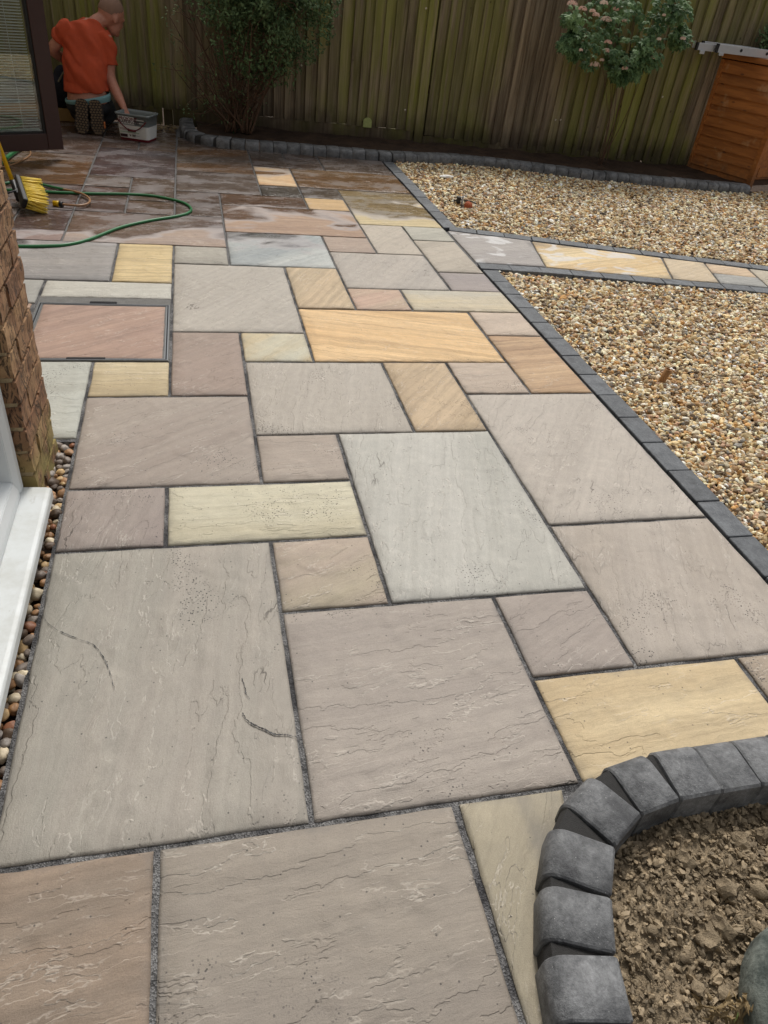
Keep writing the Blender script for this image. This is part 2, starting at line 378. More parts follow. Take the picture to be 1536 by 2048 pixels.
SL = [  # i0 i1 j0 j1, tone a, tone b, grain angle, wet shift
 (0, 1, -3, 0, (150, 126, 106), (128, 112, 98), 0.1, 0), (1, 3, -3, 0, (152, 139, 126), (140, 128, 118), 0.05, 0),
 (0, 2, 0, 3, (162, 151, 141), (152, 146, 136), 1.45, 0),
 (2, 4, 0, 2, (164, 151, 141), (156, 143, 135), 0.12, 0), (4, 6, 0, 1, (204, 180, 138), (186, 158, 114), 0.08, 0),
 (6, 7, 0, 1, (168, 148, 128), None, 0.3, 0), (4, 5, 1, 2, (160, 146, 138), (152, 138, 130), 0.5, 0),
 (5, 7, 1, 3, (174, 161, 151), (164, 150, 138), 1.2, 0), (2, 3, 2, 3, (170, 150, 135), (166, 152, 126), 0.4, 0),
 (1, 3, 3, 4, (196, 187, 162), (182, 170, 142), 0.02, 0), (0, 1, 3, 4, (152, 138, 130), (146, 130, 124), 1.3, 0),
 (3, 5, 2, 5, (182, 177, 170), (166, 162, 154), 1.3, 0), (0, 2, 4, 6, (160, 146, 135), (152, 136, 126), 0.6, 0),
 (2, 3, 4, 5, (166, 150, 138), (158, 142, 130), 0.1, 0), (2, 4, 5, 7, (177, 166, 156), (168, 157, 146), 1.35, 0),
 (4, 5, 5, 7, (192, 164, 130), (176, 150, 116), 0.9, 0), (5, 6, 6, 7, (182, 161, 143), (174, 154, 138), 0.2, 0),
 (5, 7, 3, 6, (182, 170, 160), (172, 160, 150), 1.0, 0), (3, 6, 7, 9, (220, 180, 124), (206, 163, 104), -0.25, 0),
 (6, 7, 8, 9, (194, 172, 152), (186, 164, 146), 0.3, 0), (6, 7, 6, 8, (188, 152, 112), (168, 130, 94), 0.15, 0),
 (2, 3, 7, 8, (184, 180, 162), (200, 172, 120), 0.9, 0), (1, 2, 6, 8, (156, 134, 122), (148, 128, 116), 0.7, 0),
 (0, 1, 6, 7, (194, 174, 136), (176, 154, 114), 0.03, 0), (-1, 0, 5, 7, (176, 176, 168), (164, 162, 152), 0.02, 0),
 (-1, 1, 9.27, 10, (188, 184, 174), (178, 172, 162), 0.1, 0), (-2, -1, 9, 10, (160, 156, 150), None, 0.4, 0), (-2, -1.04, 7, 9, (176, 140, 116), None, 0.2, 0),
 (-2, -1, 5, 7, (168, 158, 146), None, 0.1, 0), (-3, -2, 5, 10, (170, 160, 150), None, 0.1, 0),
 (1, 3, 8, 11, (174, 164, 154), (164, 154, 144), 0.9, 0), (3, 4, 9, 11, (190, 162, 127), (180, 158, 126), 1.1, 0),
 (4, 5, 9, 10, (188, 150, 130), (178, 158, 132), 0.5, 0), (5, 7, 9, 10, (180, 171, 156), (198, 178, 142), 0.04, 0),
 (-3, 0, 10, 12, (150, 142, 138), (128, 124, 124), 0.06, 0.5), (0, 1, 10, 12, (204, 176, 120), (186, 160, 108), 0.05, -0.3),
 (1, 2, 11, 12, (166, 158, 146), None, 0.2, -0.3), (2, 4, 11, 13, (184, 185, 182), (142, 148, 152), 0.7, 0.45),
 (4, 5, 12, 13, (170, 146, 130), None, 0.2, -0.3), (4, 6, 10, 12, (174, 162, 152), (166, 156, 148), 1.0, 0), (5, 6, 12, 14, (184, 170, 154), (174, 160, 146), 0.9, -0.4),
 (6, 7, 13, 14, (182, 176, 162), None, 0.4, -0.5), (6, 7, 11, 13, (182, 168, 152), None, 0.6, -0.5), (6, 7, 10, 11, (160, 146, 142), (150, 138, 136), 0.1, 0),
 (2, 5, 13, 15, (176, 142, 114), (160, 126, 102), 0.03, 0.22), (2, 4, 15, 16, (160, 128, 102), (146, 118, 100), 0.03, 0.1), (4, 5, 15, 16, (204, 164, 104), (190, 150, 92), 0.05, -0.7),
 (5, 7, 14, 17, (206, 186, 138), (192, 168, 118), 0.2, 0.12), (-1, 2, 12, 14, (168, 140, 120), (150, 134, 130), 0.02, 0.42), (-2, -1, 12, 14, (140, 112, 104), None, 0.1, 0.3),
 (-4, -2, 12, 14, (150, 122, 104), None, 0.1, 0.3), (1, 2, 14, 16, (150, 130, 118), None, 0.05, 0.3), (1, 3, 16, 18, (156, 140, 128), (142, 128, 122), 0.02, 0.3),
 (1, 3, 18, 20.95, (150, 140, 132), (172, 126, 70), 0.3, 0.3), (3, 4, 17, 19, (214, 186, 142), (204, 150, 88), -0.3, -1.2), (3, 4, 16, 17, (140, 134, 126), None, 0.05, 0.2),
 (4, 5, 16, 17, (150, 136, 122), None, 0.05, 0.2), (4, 7, 17, 19, (186, 152, 108), (164, 122, 74), 0.03, 0.1), (5, 7, 19, 21, (150, 130, 116), (134, 118, 108), 0.02, 0.2),
 (3, 5, 19, 20, (136, 114, 100), None, 0.02, 0.3), (3, 4, 20, 21, (140, 126, 116), None, 0.02, 0.3), (4, 5, 20, 21, (138, 116, 104), None, 0.02, 0.3),
 (-1, 0, 16, 17, (164, 150, 138), None, 0.1, -0.4), (0, 1, 15, 17, (150, 128, 112), None, 0.05, 0.1), (0, 1, 14, 15, (152, 124, 104), None, 0.05, 0.3), (-1, 0, 14, 16, (142, 116, 104), None, 0.05, 0.4),
 (-3, -1, 14, 16, (138, 110, 100), None, 0.02, 0.4), (-3, -1, 16, 19, (168, 128, 82), (140, 112, 88), 0.02, 0.35), (-5, -3, 12, 16, (140, 118, 104), None, 0.1, 0.4), (-5, -3, 16, 19, (140, 118, 104), None, 0.1, 0.4),
 (-1, 1, 17, 20, (132, 108, 104), (124, 118, 126), 0.02, 0.5), (-1, 0, 20, 22, (140, 116, 104), None, 0.02, 0.5), (0, 1, 20, 22, (150, 120, 96), None, 0.02, 0.5),
 (-3, -1, 19, 21, (150, 122, 106), (132, 114, 106), 0.02, 0.4), (-5, -3, 19, 21, (140, 118, 104), None, 0.1, 0.4), (-3, -1, 21, 23.5, (142, 116, 104), None, 0.02, 0.5), (-1, 1, 22, 23.5, (140, 108, 82), None, 0.02, 0.5), (-5, -3, 21, 23.5, (140, 118, 104), None, 0.1, 0.4),
]
for s_ in SL:
    i0, i1, j0, j1, a, b_, gr, wt = s_
    slab(patio, rect(i0, i1, j0, j1), a, b_, -gr, wt, grit=1.0 if j1 < 8 else 0.45)

slab(patio, [(0.9, -0.9), (0.93, -0.9), (1.16, 0.0), (0.9, 0.0)], (168, 154, 130), (154, 142, 120), -1.0)

slab(patio, [(0.305, 6.29), (0.66, 6.29), (0.44, 6.46), (0.305, 6.66)], (140, 122, 112), None, 0.0, 0.4)

# cracks in the big near slab, its own dark fissures
def fissure(pts, w0, parent):
    P = catmull(pts, 10); bm = bmesh.new(); n = len(P); rgf = random.Random(5); A = []; B = []
    for i, p in enumerate(P):
        t = (P[min(i + 1, n - 1)] - P[max(i - 1, 0)]).normalized(); nn = Vector((-t.y, t.x, 0)); k = w0 * (0.25 + 0.75 * math.sin(math.pi * min(0.97, (i + 1) / (n + 1)))) 
        A.append(bm.verts.new(p + nn * (k + rgf.uniform(-1, 1) * 0.0011))); B.append(bm.verts.new(p - nn * (k + rgf.uniform(-1, 1) * 0.0011)))
    for i in range(n - 1): bm.faces.new((A[i], B[i], B[i + 1], A[i + 1]))
    return obj('fissure', bm, MORTAR, parent)
def gpts(L, z=0.0035): return [tuple(at_z(x, y, z)) for x, y in L]
fissure(gpts([(484, 1356), (490, 1376), (492, 1386), (499, 1398)]), 0.0011, patio); fissure(gpts([(485, 1425), (494, 1440), (512, 1451), (532, 1460), (550, 1468), (575, 1470), (600, 1475)]), 0.0019, patio)
fissure(gpts([(76, 1212), (100, 1250), (150, 1275), (190, 1292), (215, 1330), (228, 1375)]), 0.0008, patio)

# ---- side path
path = struct(sheet('path', [(2.1, 3.45), (5.9, 2.85), (5.9, 3.25), (2.1, 4.15)], -0.0085, MORTAR))
def T(x): return (x, 4.15 - 0.272 * (x - 2.11))
def Bt(x): return (x, 3.495 - 0.04 * (x - 2.11) - 0.075 * (x - 2.11) ** 2 + 0.0 if x < 2.8 else 3.495 - 0.0276 - 0.0357 - 0.158 * (x - 2.8) - 0.02)
def pq(b0, b1, t1, t0): return [Bt(b0), Bt(b1), T(t1), T(t0)]
slab(path, pq(2.11, 2.57, 2.68, 2.11), (166, 157, 153), (150, 142, 140), -0.3, -0.2, 0.3, 1.0)
slab(path, pq(2.57, 3.40, 3.57, 2.68), (220, 194, 144), (200, 162, 104), -0.35, -0.6, 0.3, 0.9)
slab(path, pq(3.40, 3.72, 3.86, 3.57), (198, 174, 140), (190, 168, 138), -0.5, -0.6, 0.3)
def mid(b, t): return ((Bt(b)[0] + T(t)[0]) / 2, (Bt(b)[1] + T(t)[1]) / 2)
slab(path, [mid(3.72, 3.86), mid(4.06, 4.16), T(4.16), T(3.86)], (206, 178, 140), (194, 160, 128), -0.3, -0.6, 0.3)
slab(path, [Bt(3.72), Bt(4.06), mid(4.06, 4.16), mid(3.72, 3.86)], (160, 156, 152), (148, 146, 142), -0.3, -0.6, 0.3)
slab(path, pq(4.06, 4.6, 4.66, 4.16), (186, 172, 150), None, -0.3, -0.6, 0.3)
slab(path, pq(4.6, 5.3, 5.3, 4.66), (196, 168, 130), None, -0.3, -0.6, 0.3)

# ---- charcoal block edgings, laid flat, each block on its own
def block_mesh(l, wd, h):
    me = mesh_of(bx((0, 0, -h / 2), (l, wd, h), bev=0.004), 'block'); return me
BLK = block_mesh(0.196, 0.098, 0.06)
def edging(label, pts, side=1, length=0.2, z=0.002, group=None, jit=0.002):
    e = empty('block_edging', (pts[0][0], pts[0][1], 0)); tag(e, label, 'edging', group)
    P = [Vector((x, y, 0)) for x, y in pts]; seglen = [(P[i + 1] - P[i]).length for i in range(len(P) - 1)]; tot = sum(seglen)
    n = max(1, int(round(tot / length))); st = tot / n
    def pt(s):
        for i, L_ in enumerate(seglen):
            if s <= L_ or i == len(seglen) - 1: return P[i].lerp(P[i + 1], s / L_)
            s -= L_
    for k in range(n):
        a, b_ = pt(k * st), pt((k + 1) * st); t = (b_ - a).normalized(); nn = Vector((-t.y, t.x, 0)) * side
        o = link('block', BLK, BLOCK2, e); c = (a + b_) / 2 + nn * 0.052 - e.location
        o.location = (c.x + rg.uniform(-jit, jit), c.y, z + rg.uniform(-0.0015, 0.0015)); o.rotation_euler = (rg.uniform(-.006, .006), rg.uniform(-.006, .006), math.atan2(t.y, t.x) + rg.uniform(-.006, .006))
        o.scale = ((st - 0.005) / 0.196, 1, 1)
    return e
edging('slate grey block edging between the patio and the near gravel', [(2.105, -0.6), (2.105, 3.36)], -1)
edging('slate grey block edging between the patio and the far gravel', [(2.105, 4.22), (2.105, 6.2)], -1)
edging('slate grey block edging along the near side of the side path', [(2.11, 3.485), (2.5, 3.455), (2.8, 3.41), (5.7, 2.93)], -1)
edging('slate grey block edging along the far side of the side path', [(2.13, 4.155), (5.7, T(5.7)[1] + 0.005)], 1)

# ---- kerbs of rounded charcoal stones
def kerb_mesh(l, d, top, low, r=0.045):
    """local x along the kerb, y from the inner edge (0) outwards (d); bullnose on the outer top edge"""
    prof = [(0, low), (0, top - 0.006), (0.005, top)]
    for k in range(7):
        a = PI / 2 * (1 - k / 6); prof.append((d - r + r * math.cos(a), top - r + r * math.sin(a) ))
    prof += [(d, low)]
    bm = bmesh.new(); ch = 0.0035
    xs = [(-l / 2, ch), (-l / 2 + ch, 0), (l / 2 - ch, 0), (l / 2, ch)]
    cy, cz = d / 2, (top + low) / 2; rings = []
    for x, inn in xs:
        rings.append([bm.verts.new((x, y + (cy - y) * inn / 0.06, z + (cz - z) * inn / 0.08)) for y, z in prof])
    n = len(prof)
    for i in range(3):
        for k in range(n):
            f = bm.faces.new((rings[i][k], rings[i][(k + 1) % n], rings[i + 1][(k + 1) % n], rings[i + 1][k])); f.smooth = (i == 1 and 2 <= k <= 9)
    bm.faces.new(rings[0]); bm.faces.new(rings[3][::-1])
    bmesh.ops.recalc_face_normals(bm, faces=bm.faces)
    return mesh_of(bm, 'kerb_stone')
MORT_D = simple('dark_mortar', (50, 49, 48), 0.95, 0, 0.4, 90, 0.002)
def kerb(label, inner, top, low, depth, r, zoff=0.0, fill=True):
    e = empty('kerb_edging', (inner[0][0], inner[0][1], 0)); tag(e, label, 'kerb')
    P = [Vector((x, y, 0)) for x, y in inner]; cache = {}; outs = []
    for i in range(len(P) - 1):
        a, b_ = P[i], P[i + 1]; t = (b_ - a); l = t.length - 0.0035; t.normalize(); nn = Vector((-t.y, t.x, 0))
        key = round(l, 3)
        if key not in cache: cache[key] = kerb_mesh(l, depth, top, low, r)
        o = link('kerb_stone', cache[key], BLOCK, e); c = (a + b_) / 2 - e.location
        o.location = (c.x, c.y, rg.uniform(-0.0025, 0.0025)); o.rotation_euler = (rg.uniform(-.012, .012), rg.uniform(-.01, .01), math.atan2(t.y, t.x))
        outs.append((a, b_, nn))
    if fill:
        for (a, b_, n1), (a2, b2, n2) in zip(outs, outs[1:]):
            if n1.dot(n2) > 0.9985: continue
            bm = bmesh.new(); q0 = b_; d2 = depth - 0.007
            A = []; Bv = []
            for tt, zz in ((0.012, top - 0.013), (d2 - r * .85, top - 0.009), (d2 - r * 0.25, top - r * 0.32), (d2, top - r), (d2, low)):
                A.append(bm.verts.new((q0 + n1 * tt).to_tuple()[:2] + (zz,))); Bv.append(bm.verts.new((q0 + n2 * tt).to_tuple()[:2] + (zz,)))
            for k in range(4): bm.faces.new((Bv[k], A[k], A[k + 1], Bv[k + 1]))
            bmesh.ops.translate(bm, vec=-e.location, verts=bm.verts)
            obj('mortar_wedge', bm, MORT_D, e)
    return e
inner = [(1.020, -0.86), (1.022, -0.76), (1.028, -0.66), (1.037, -0.56), (1.052, -0.462), (1.072, -0.362), (1.110, -0.270), (1.163, -0.182), (1.252, -0.128), (1.353, -0.110), (1.455, -0.108), (1.557, -0.107), (1.658, -0.106), (1.760, -0.106), (1.861, -0.106), (1.962, -0.106), (2.063, -0.106)]
kerb('near curved kerb of rounded charcoal stones round the dry soil bed', inner, 0.08, -0.07, 0.127, 0.034)
# far kerb: outer foot line measured on the ground, walked at stone length from right to left
outp = catmull([(5.80, 5.90, 0), (5.25, 5.93, 0), (4.73, 5.97, 0), (4.2, 6.03, 0), (3.73, 6.14, 0), (3.27, 6.25, 0), (2.8, 6.30, 0), (2.19, 6.22, 0), (1.81, 6.23, 0), (1.32, 6.25, 0), (0.9, 6.27, 0), (0.62, 6.32, 0), (0.44, 6.42, 0), (0.36, 6.58, 0), (0.33, 6.85, 0), (0.32, 7.2, 0)], 30)
def walk(P, st):
    out = [P[0].copy()]; last = P[0]
    for p in P[1:]:
        while (p - last).length >= st:
            last = last + (p - last).normalized() * st; out.append(last.copy())
    return out
inn = []
for i, p in enumerate(outp):
    t = (outp[min(i + 1, len(outp) - 1)] - outp[max(0, i - 1)]).normalized(); inn.append(p + Vector((t.y, -t.x, 0)) * 0.127)
inn = [Vector((p.x, p.y, 0)) for p in walk(inn, 0.118)]
kerb('long curved kerb of rounded charcoal stones in front of the fence', [(p.x, p.y) for p in inn], 0.07, -0.08, 0.127, 0.04)

# ---- soil beds
def soil(name, poly, z, mat, step, amp, sc, seed, crown=None):
    bm = bmesh.new(); xs = [p[0] for p in poly]; ys = [p[1] for p in poly]
    nx = int((max(xs) - min(xs)) / step) + 1; ny = int((max(ys) - min(ys)) / step) + 1; G = {}
    def inside(x, y):
        c = False; j = len(poly) - 1
        for i in range(len(poly)):
            xi, yi = poly[i]; xj, yj = poly[j]
            if (yi > y) != (yj > y) and x < (xj - xi) * (y - yi) / (yj - yi) + xi: c = not c
            j = i
        return c
    for j in range(ny + 1):
        for i in range(nx + 1):
            x = min(xs) + i * step; y = min(ys) + j * step
            if inside(x, y):
                v = Vector((x * sc, y * sc, seed)); h = noise.fractal(v, 0.9, 2.1, 5) * amp + abs(noise.noise(v * 3.1)) * amp * 0.5
                if crown: h += crown(x, y)
                G[i, j] = bm.verts.new((x, y, z + h))
    for (i, j) in list(G):
        k = [(i, j), (i + 1, j), (i + 1, j + 1), (i, j + 1)]
        if all(q in G for q in k): bm.faces.new([G[q] for q in k]).smooth = True
    return struct(obj(name, bm, mat)), inside
near_poly = [(x + 0.0, y) for x, y in inner] + [(2.06, -1.0), (1.02, -1.0)]
near_poly = [(x - 0.012 if y < -0.2 else x, y + (0.012 if y > -0.2 else 0)) for x, y in near_poly]
soil_near, near_in = soil('soil', near_poly, -0.012, SOIL, 0.008, 0.016, 9.0, 1.0)
back_poly = [(p.x, p.y - 0.01) for p in inn if p.y < 7.2] + [(0.46, 7.32), (5.9, 6.9), (6.0, 6.3)]
soil_back, back_in = soil('soil', back_poly, 0.035, SOIL2, 0.03, 0.02, 4.0, 5.0)
# clods
def rock_mesh(rgk, sub=2, rough=0.35, ang=False):
    bm = bmesh.new(); bmesh.ops.create_icosphere(bm, subdivisions=sub, radius=1.0); s0 = rgk.uniform(0, 50)
    for v in bm.verts:
        n_ = noise.noise(v.co * 1.3 + Vector((s0, 0, 0))) * rough + noise.noise(v.co * 3.1 + Vector((0, s0, 0))) * rough * 0.5
        v.co *= 1 + n_
        if ang: v.co = Vector((round(v.co.x * 2.2) / 2.2 * .5 + v.co.x * .5, round(v.co.y * 2.2) / 2.2 * .5 + v.co.y * .5, v.co.z))
    for f in bm.faces: f.smooth = not ang
    return mesh_of(bm, 'clod')
rk = random.Random(11)
CL = [rock_mesh(rk, 2, 0.75, i % 2 == 0) for i in range(8)]
n_ = 0
while n_ < 230:
    x = rk.uniform(1.06, 1.75); y = rk.uniform(-0.62, -0.13)
    if not near_in(x, y): continue
    bias = noise.noise(Vector((x * 4, y * 4, 2))) * 0.5 + (x - 1.25) * 0.8
    if rk.random() > 0.35 + bias: continue
    s = 0.004 + 0.017 * rk.random() ** 3.4
    o = link('soil_clod', CL[n_ % 8], SOIL, soil_near, (x, y, -0.008 + s * 0.3)); o.scale = (s * rk.uniform(.8, 1.4), s * rk.uniform(.7, 1.2), s * rk.uniform(.5, .9)); o.rotation_euler = (rk.uniform(-.5, .5), rk.uniform(-.5, .5), rk.uniform(0, 6.3)); n_ += 1

# crumbs and fine tilth between the clods (uncountable)
def scatter(name, pts, mat, sub=2, rough=0.28, variants=6, kind='stuff', flat=False):
    """pts: list of (loc, rot, scale, colour); pebbles instanced by geometry nodes on stored points"""
    me = bpy.data.meshes.new(name); me.from_pydata([p[0] for p in pts], [], [])
    for an, idx, ty in (('rot', 1, 'FLOAT_VECTOR'), ('scl', 2, 'FLOAT_VECTOR'), ('peb', 3, 'FLOAT_COLOR')):
        at = me.attributes.new(an, ty, 'POINT')
        flat = []
        for p in pts: flat += list(p[idx]) + ([1.0] if idx == 3 else [])
        at.data.foreach_set('color' if idx == 3 else 'vector', flat)
    o = link(name, me, mat)
    g = bpy.data.node_groups.new(name + '_scatter', 'GeometryNodeTree')
    g.interface.new_socket('Geometry', in_out='INPUT', socket_type='NodeSocketGeometry'); g.interface.new_socket('Geometry', in_out='OUTPUT', socket_type='NodeSocketGeometry')
    N = g.nodes.new; L_ = g.links.new
    gi = N('NodeGroupInput'); go = N('NodeGroupOutput'); join = N('GeometryNodeJoinGeometry')
    for k in range(variants):
        ico = N('GeometryNodeMeshIcoSphere'); ico.inputs['Radius'].default_value = 1.0; ico.inputs['Subdivisions'].default_value = sub
        sp = N('GeometryNodeSetPosition'); pn = N('GeometryNodeInputPosition'); ad = N('ShaderNodeVectorMath'); ad.operation = 'ADD'; ad.inputs[1].default_value = (k * 7.3, k * 3.1, k * 1.7)
        nz = N('ShaderNodeTexNoise'); nz.inputs['Scale'].default_value = 0.9; nz.inputs['Detail'].default_value = 1.5
        sb = N('ShaderNodeVectorMath'); sb.operation = 'SUBTRACT'; sb.inputs[1].default_value = (.5, .5, .5)
        sc_ = N('ShaderNodeVectorMath'); sc_.operation = 'SCALE'; sc_.inputs['Scale'].default_value = rough * 5
        L_(pn.outputs[0], ad.inputs[0]); L_(ad.outputs[0], nz.inputs['Vector']); L_(nz.outputs['Color'], sb.inputs[0]); L_(sb.outputs[0], sc_.inputs[0]); L_(sc_.outputs[0], sp.inputs['Offset'])
        L_(ico.outputs['Mesh'], sp.inputs['Geometry'])
        ss = N('GeometryNodeSetShadeSmooth'); ss.inputs['Shade Smooth'].default_value = not flat; L_(sp.outputs[0], ss.inputs['Geometry'])
        sm = N('GeometryNodeSetMaterial'); sm.inputs['Material'].default_value = mat; L_(ss.outputs[0], sm.inputs['Geometry'])
        gt = N('GeometryNodeGeometryToInstance'); L_(sm.outputs[0], gt.inputs[0]); L_(gt.outputs[0], join.inputs[0])
    iop = N('GeometryNodeInstanceOnPoints'); iop.inputs['Pick Instance'].default_value = True
    def named(n_, t):
        x = N('GeometryNodeInputNamedAttribute'); x.data_type = t; x.inputs['Name'].default_value = n_; return x.outputs[0]
    e2r = N('FunctionNodeEulerToRotation'); L_(named('rot', 'FLOAT_VECTOR'), e2r.inputs[0])
    L_(gi.outputs[0], iop.inputs['Points']); L_(join.outputs[0], iop.inputs['Instance']); L_(e2r.outputs[0], iop.inputs['Rotation']); L_(named('scl', 'FLOAT_VECTOR'), iop.inputs['Scale'])
    ri = N('FunctionNodeRandomValue'); ri.data_type = 'INT'
    for s_ in ri.inputs:
        if s_.type == 'INT' and s_.name == 'Max': s_.default_value = variants - 1
    L_([x for x in ri.outputs if x.type == 'INT'][0], iop.inputs['Instance Index'])
    L_(iop.outputs[0], go.inputs[0])
    md = o.modifiers.new('scatter', 'NODES'); md.node_group = g
    o['kind'] = kind
    return o
pts = []
while len(pts) < 9000:
    x = rk.uniform(1.03, 1.8); y = rk.uniform(-0.7, -0.1)
    if not near_in(x, y): continue
    s = 0.0014 + 0.0065 * rk.random() ** 4; k = rk.uniform(0.45, 1.3); c = s2l((148, 132, 108))
    pts.append(((x, y, -0.004 + noise.fractal(Vector((x * 9, y * 9, 1.0)), 0.9, 2.1, 5) * 0.016), (rk.uniform(-1, 1), rk.uniform(-1, 1), rk.uniform(0, 6)), (s * rk.uniform(.9, 1.7), s * rk.uniform(.6, 1.1), s * rk.uniform(.5, .9)), [v * k for v in c]))
scatter('soil_crumbs', pts, PEB, 2, 0.62, 8, flat=True)

# ---- gravel areas
def in_poly(poly):
    def f(x, y):
        c = False; j = len(poly) - 1
        for i in range(len(poly)):
            xi, yi = poly[i]; xj, yj = poly[j]
            if (yi > y) != (yj > y) and x < (xj - xi) * (y - yi) / (yj - yi) + xi: c = not c
            j = i
        return c
    return f
kfoot = [(p.x, p.y) for p in outp if 2.2 < p.x]
polyN = [(2.205, -0.5), (2.205, 3.37), (2.5, 3.35), (2.8, 3.30), (5.9, 2.79), (5.9, -0.5)]
polyF = [(2.205, 6.22), (2.205, 4.26), (5.9, T(5.9)[1] + 0.11), (7.6, 3.6), (7.6, 6.3), (5.95, 6.02)] + kfoot
struct(sheet('gravel_bed', polyN, -0.045, SOIL2)); struct(sheet('gravel_bed', polyF, -0.04, SOIL2))
def visible(x, y, z=0, mrg=60):
    d = Vector((x, y, z)) - CAM; zc = d.dot(AZ)
    if zc < 0.1: return False
    px = 768 + FPX * d.dot(AX) / zc; py = 1024 + FPX * d.dot(AY) / zc
    return -mrg < px < 1536 + mrg + 260 and -mrg < py < 2048 + mrg
def gravel(name, poly, lvl, sp0, sp1, seed):
    f = in_poly(poly); rgk = random.Random(seed); pts = []
    xs = [p[0] for p in poly]; ys = [p[1] for p in poly]; y = min(ys)
    while y < max(ys):
        k = max(0.0, min(1.0, (y - 0.8) / 4.5)); sp = sp0 + (sp1 - sp0) * k
        x = min(xs)
        while x < max(xs):
            X = x + rgk.uniform(-.5, .5) * sp; Y = y + rgk.uniform(-.5, .5) * sp
            if f(X, Y) and visible(X, Y):
                big = rgk.random(); a = (0.0058 + 0.0062 * big ** 2.2) * (1.0 + 0.35 * k) * (1.5 if rgk.random() < 0.03 else 1)
                und = noise.noise(Vector((X * 1.7, Y * 1.7, seed))) * 0.012
                z = lvl + und + rgk.uniform(-0.017, 0.005)
                pts.append(((X, Y, z), (rgk.gauss(0, .5), rgk.gauss(0, .5), rgk.uniform(0, 6.28)), (a * rgk.uniform(1.0, 1.5), a * rgk.uniform(.75, 1.1), a * rgk.uniform(.5, .8)), pebcol(rgk)))
            x += sp
        y += sp
    return scatter(name, pts, PEB, 2, 0.25, 10)
g1 = gravel('gravel', polyN, -0.016, 0.0102, 0.0138, 21); g1['label'] = 'golden brown gravel between the patio and the side path'
g2 = gravel('gravel', polyF, -0.004, 0.0135, 0.0158, 22); g2['label'] = 'golden brown gravel between the side path and the far kerb'

# ---- strip of larger pebbles along the house
strip = struct(sheet('pebble_strip', [(-0.2, -1.2), (-0.002, -1.2), (-0.002, 1.5), (-0.2, 1.5)], -0.034, SOIL2))
PM = [rock_mesh(rk, 3, 0.22) for _ in range(9)]
SP = [((196, 166, 120), 3), ((150, 112, 74), 3), ((120, 108, 98), 3), ((210, 196, 168), 2), ((96, 78, 62), 3), ((170, 130, 92), 2), ((160, 152, 144), 2), ((140, 92, 64), 1)]
SPW = [c for c, n in SP for _ in range(n)]
y = -0.55; cnt = 0
while y < 1.5:
    for row in range(5):
        x = -0.016 - row * 0.024 + rk.uniform(-.009, .007); s = rk.uniform(0.0095, 0.0175)
        o = link('pebble', PM[cnt % 9], PEBO, strip, (min(x, -0.004 - s * .75), y + rk.uniform(-.014, .014), -0.024 + rk.uniform(-.01, .012)))
        o.scale = (s * rk.uniform(.8, 1.1), s * rk.uniform(.9, 1.35), s * rk.uniform(.6, .85)); o.rotation_euler = (rk.uniform(-.6, .6), rk.uniform(-.6, .6), rk.uniform(0, 6.3))
        k = rk.uniform(.7, 1.05); o['tone'] = [v * k for v in s2l(rk.choice(SPW))]; cnt += 1
    y += 0.0235
# ================================================================== HOUSE
def make_brick():
    b = NB('rustic_brick'); p = b.ocoord(); r = b.rnd(); w_ = b.pos(); z = b.sep(w_)[2]
    q = b.vmath('ADD', p, b.comb(b.math('MULTIPLY', r, 40.0), b.math('MULTIPLY', r, 23.0), 0.0))
    n = b.noise(q, 12.0, 5.0, 0.65); g = b.noise(q, 260.0, 3.0, 0.7)
    drag = b.noise(b.vmath('MULTIPLY', b.vmath('ADD', w_, b.vmath('SCALE', b.noise(w_, 9.0, 2.0, 0.5, color=True), sc=0.08)), (34.0, 34.0, 5.0)), 1.0, 4.0, 0.65, 0.8)
    crease = b.smooth(b.math('ABSOLUTE', b.math('SUBTRACT', drag, 0.5)), 0.03, 0.008)
    col = b.mix(b.smooth(n, 0.3, 0.7), s2l((136, 100, 70)), s2l((182, 148, 108)))
    col = b.mix(b.math('MULTIPLY', r, 0.7), col, s2l((124, 86, 64)))
    col = b.mix(0.6, col, b.mix(g, (0.5, 0.5, 0.5), (1.5, 1.5, 1.5)), 'MULTIPLY')
    col = b.mix(b.math('MULTIPLY', crease, 0.8), col, (0.035, 0.026, 0.02))
    moss = b.math('MULTIPLY', b.smooth(z, 0.26, 0.02), b.smooth(b.noise(w_, 14.0, 4.0, 0.6), 0.3, 0.55))
    col = b.mix(b.math('MULTIPLY', moss, 0.85), col, s2l((150, 138, 82)))
    b.base(col); b.rough(0.9)
    b.bump(b.math('ADD', b.math('MULTIPLY', b.math('SUBTRACT', 0.0, crease), 0.005), b.math('MULTIPLY', n, 0.008)), 1.0, 0.9)
    return b.m
BRICK = make_brick(); LIME = simple('sandy_mortar', (176, 156, 122), 0.95, 0, 0.3, 60, 0.003)
UPVC = simple('white_upvc', (208, 212, 213), 0.32, 0, 0.03, 8); CILL_D = None
def make_cill():
    b = NB('dusty_white_upvc'); p = b.pos(); n = b.noise(p, 9.0, 5.0, 0.65); f = b.noise(p, 60.0, 4.0, 0.7)
    col = b.mix(b.smooth(n, 0.35, 0.7), s2l((208, 212, 212)), s2l((190, 192, 188)))
    sp = b.math('MULTIPLY', b.smooth(b.voro(p, 55.0), 0.10, 0.05), b.smooth(f, 0.5, 0.6)); col = b.mix(b.math('MULTIPLY', sp, 0.8), col, s2l((92, 84, 74)))
    sm = b.smooth(b.noise(b.vmath('MULTIPLY', p, (3.0, 1.0, 1.0)), 14.0, 5.0, 0.7), 0.60, 0.74); col = b.mix(b.math('MULTIPLY', sm, 0.35), col, s2l((150, 144, 132)))
    b.base(col); b.rough(b.math('ADD', 0.32, b.math('MULTIPLY', n, 0.3))); return b.m
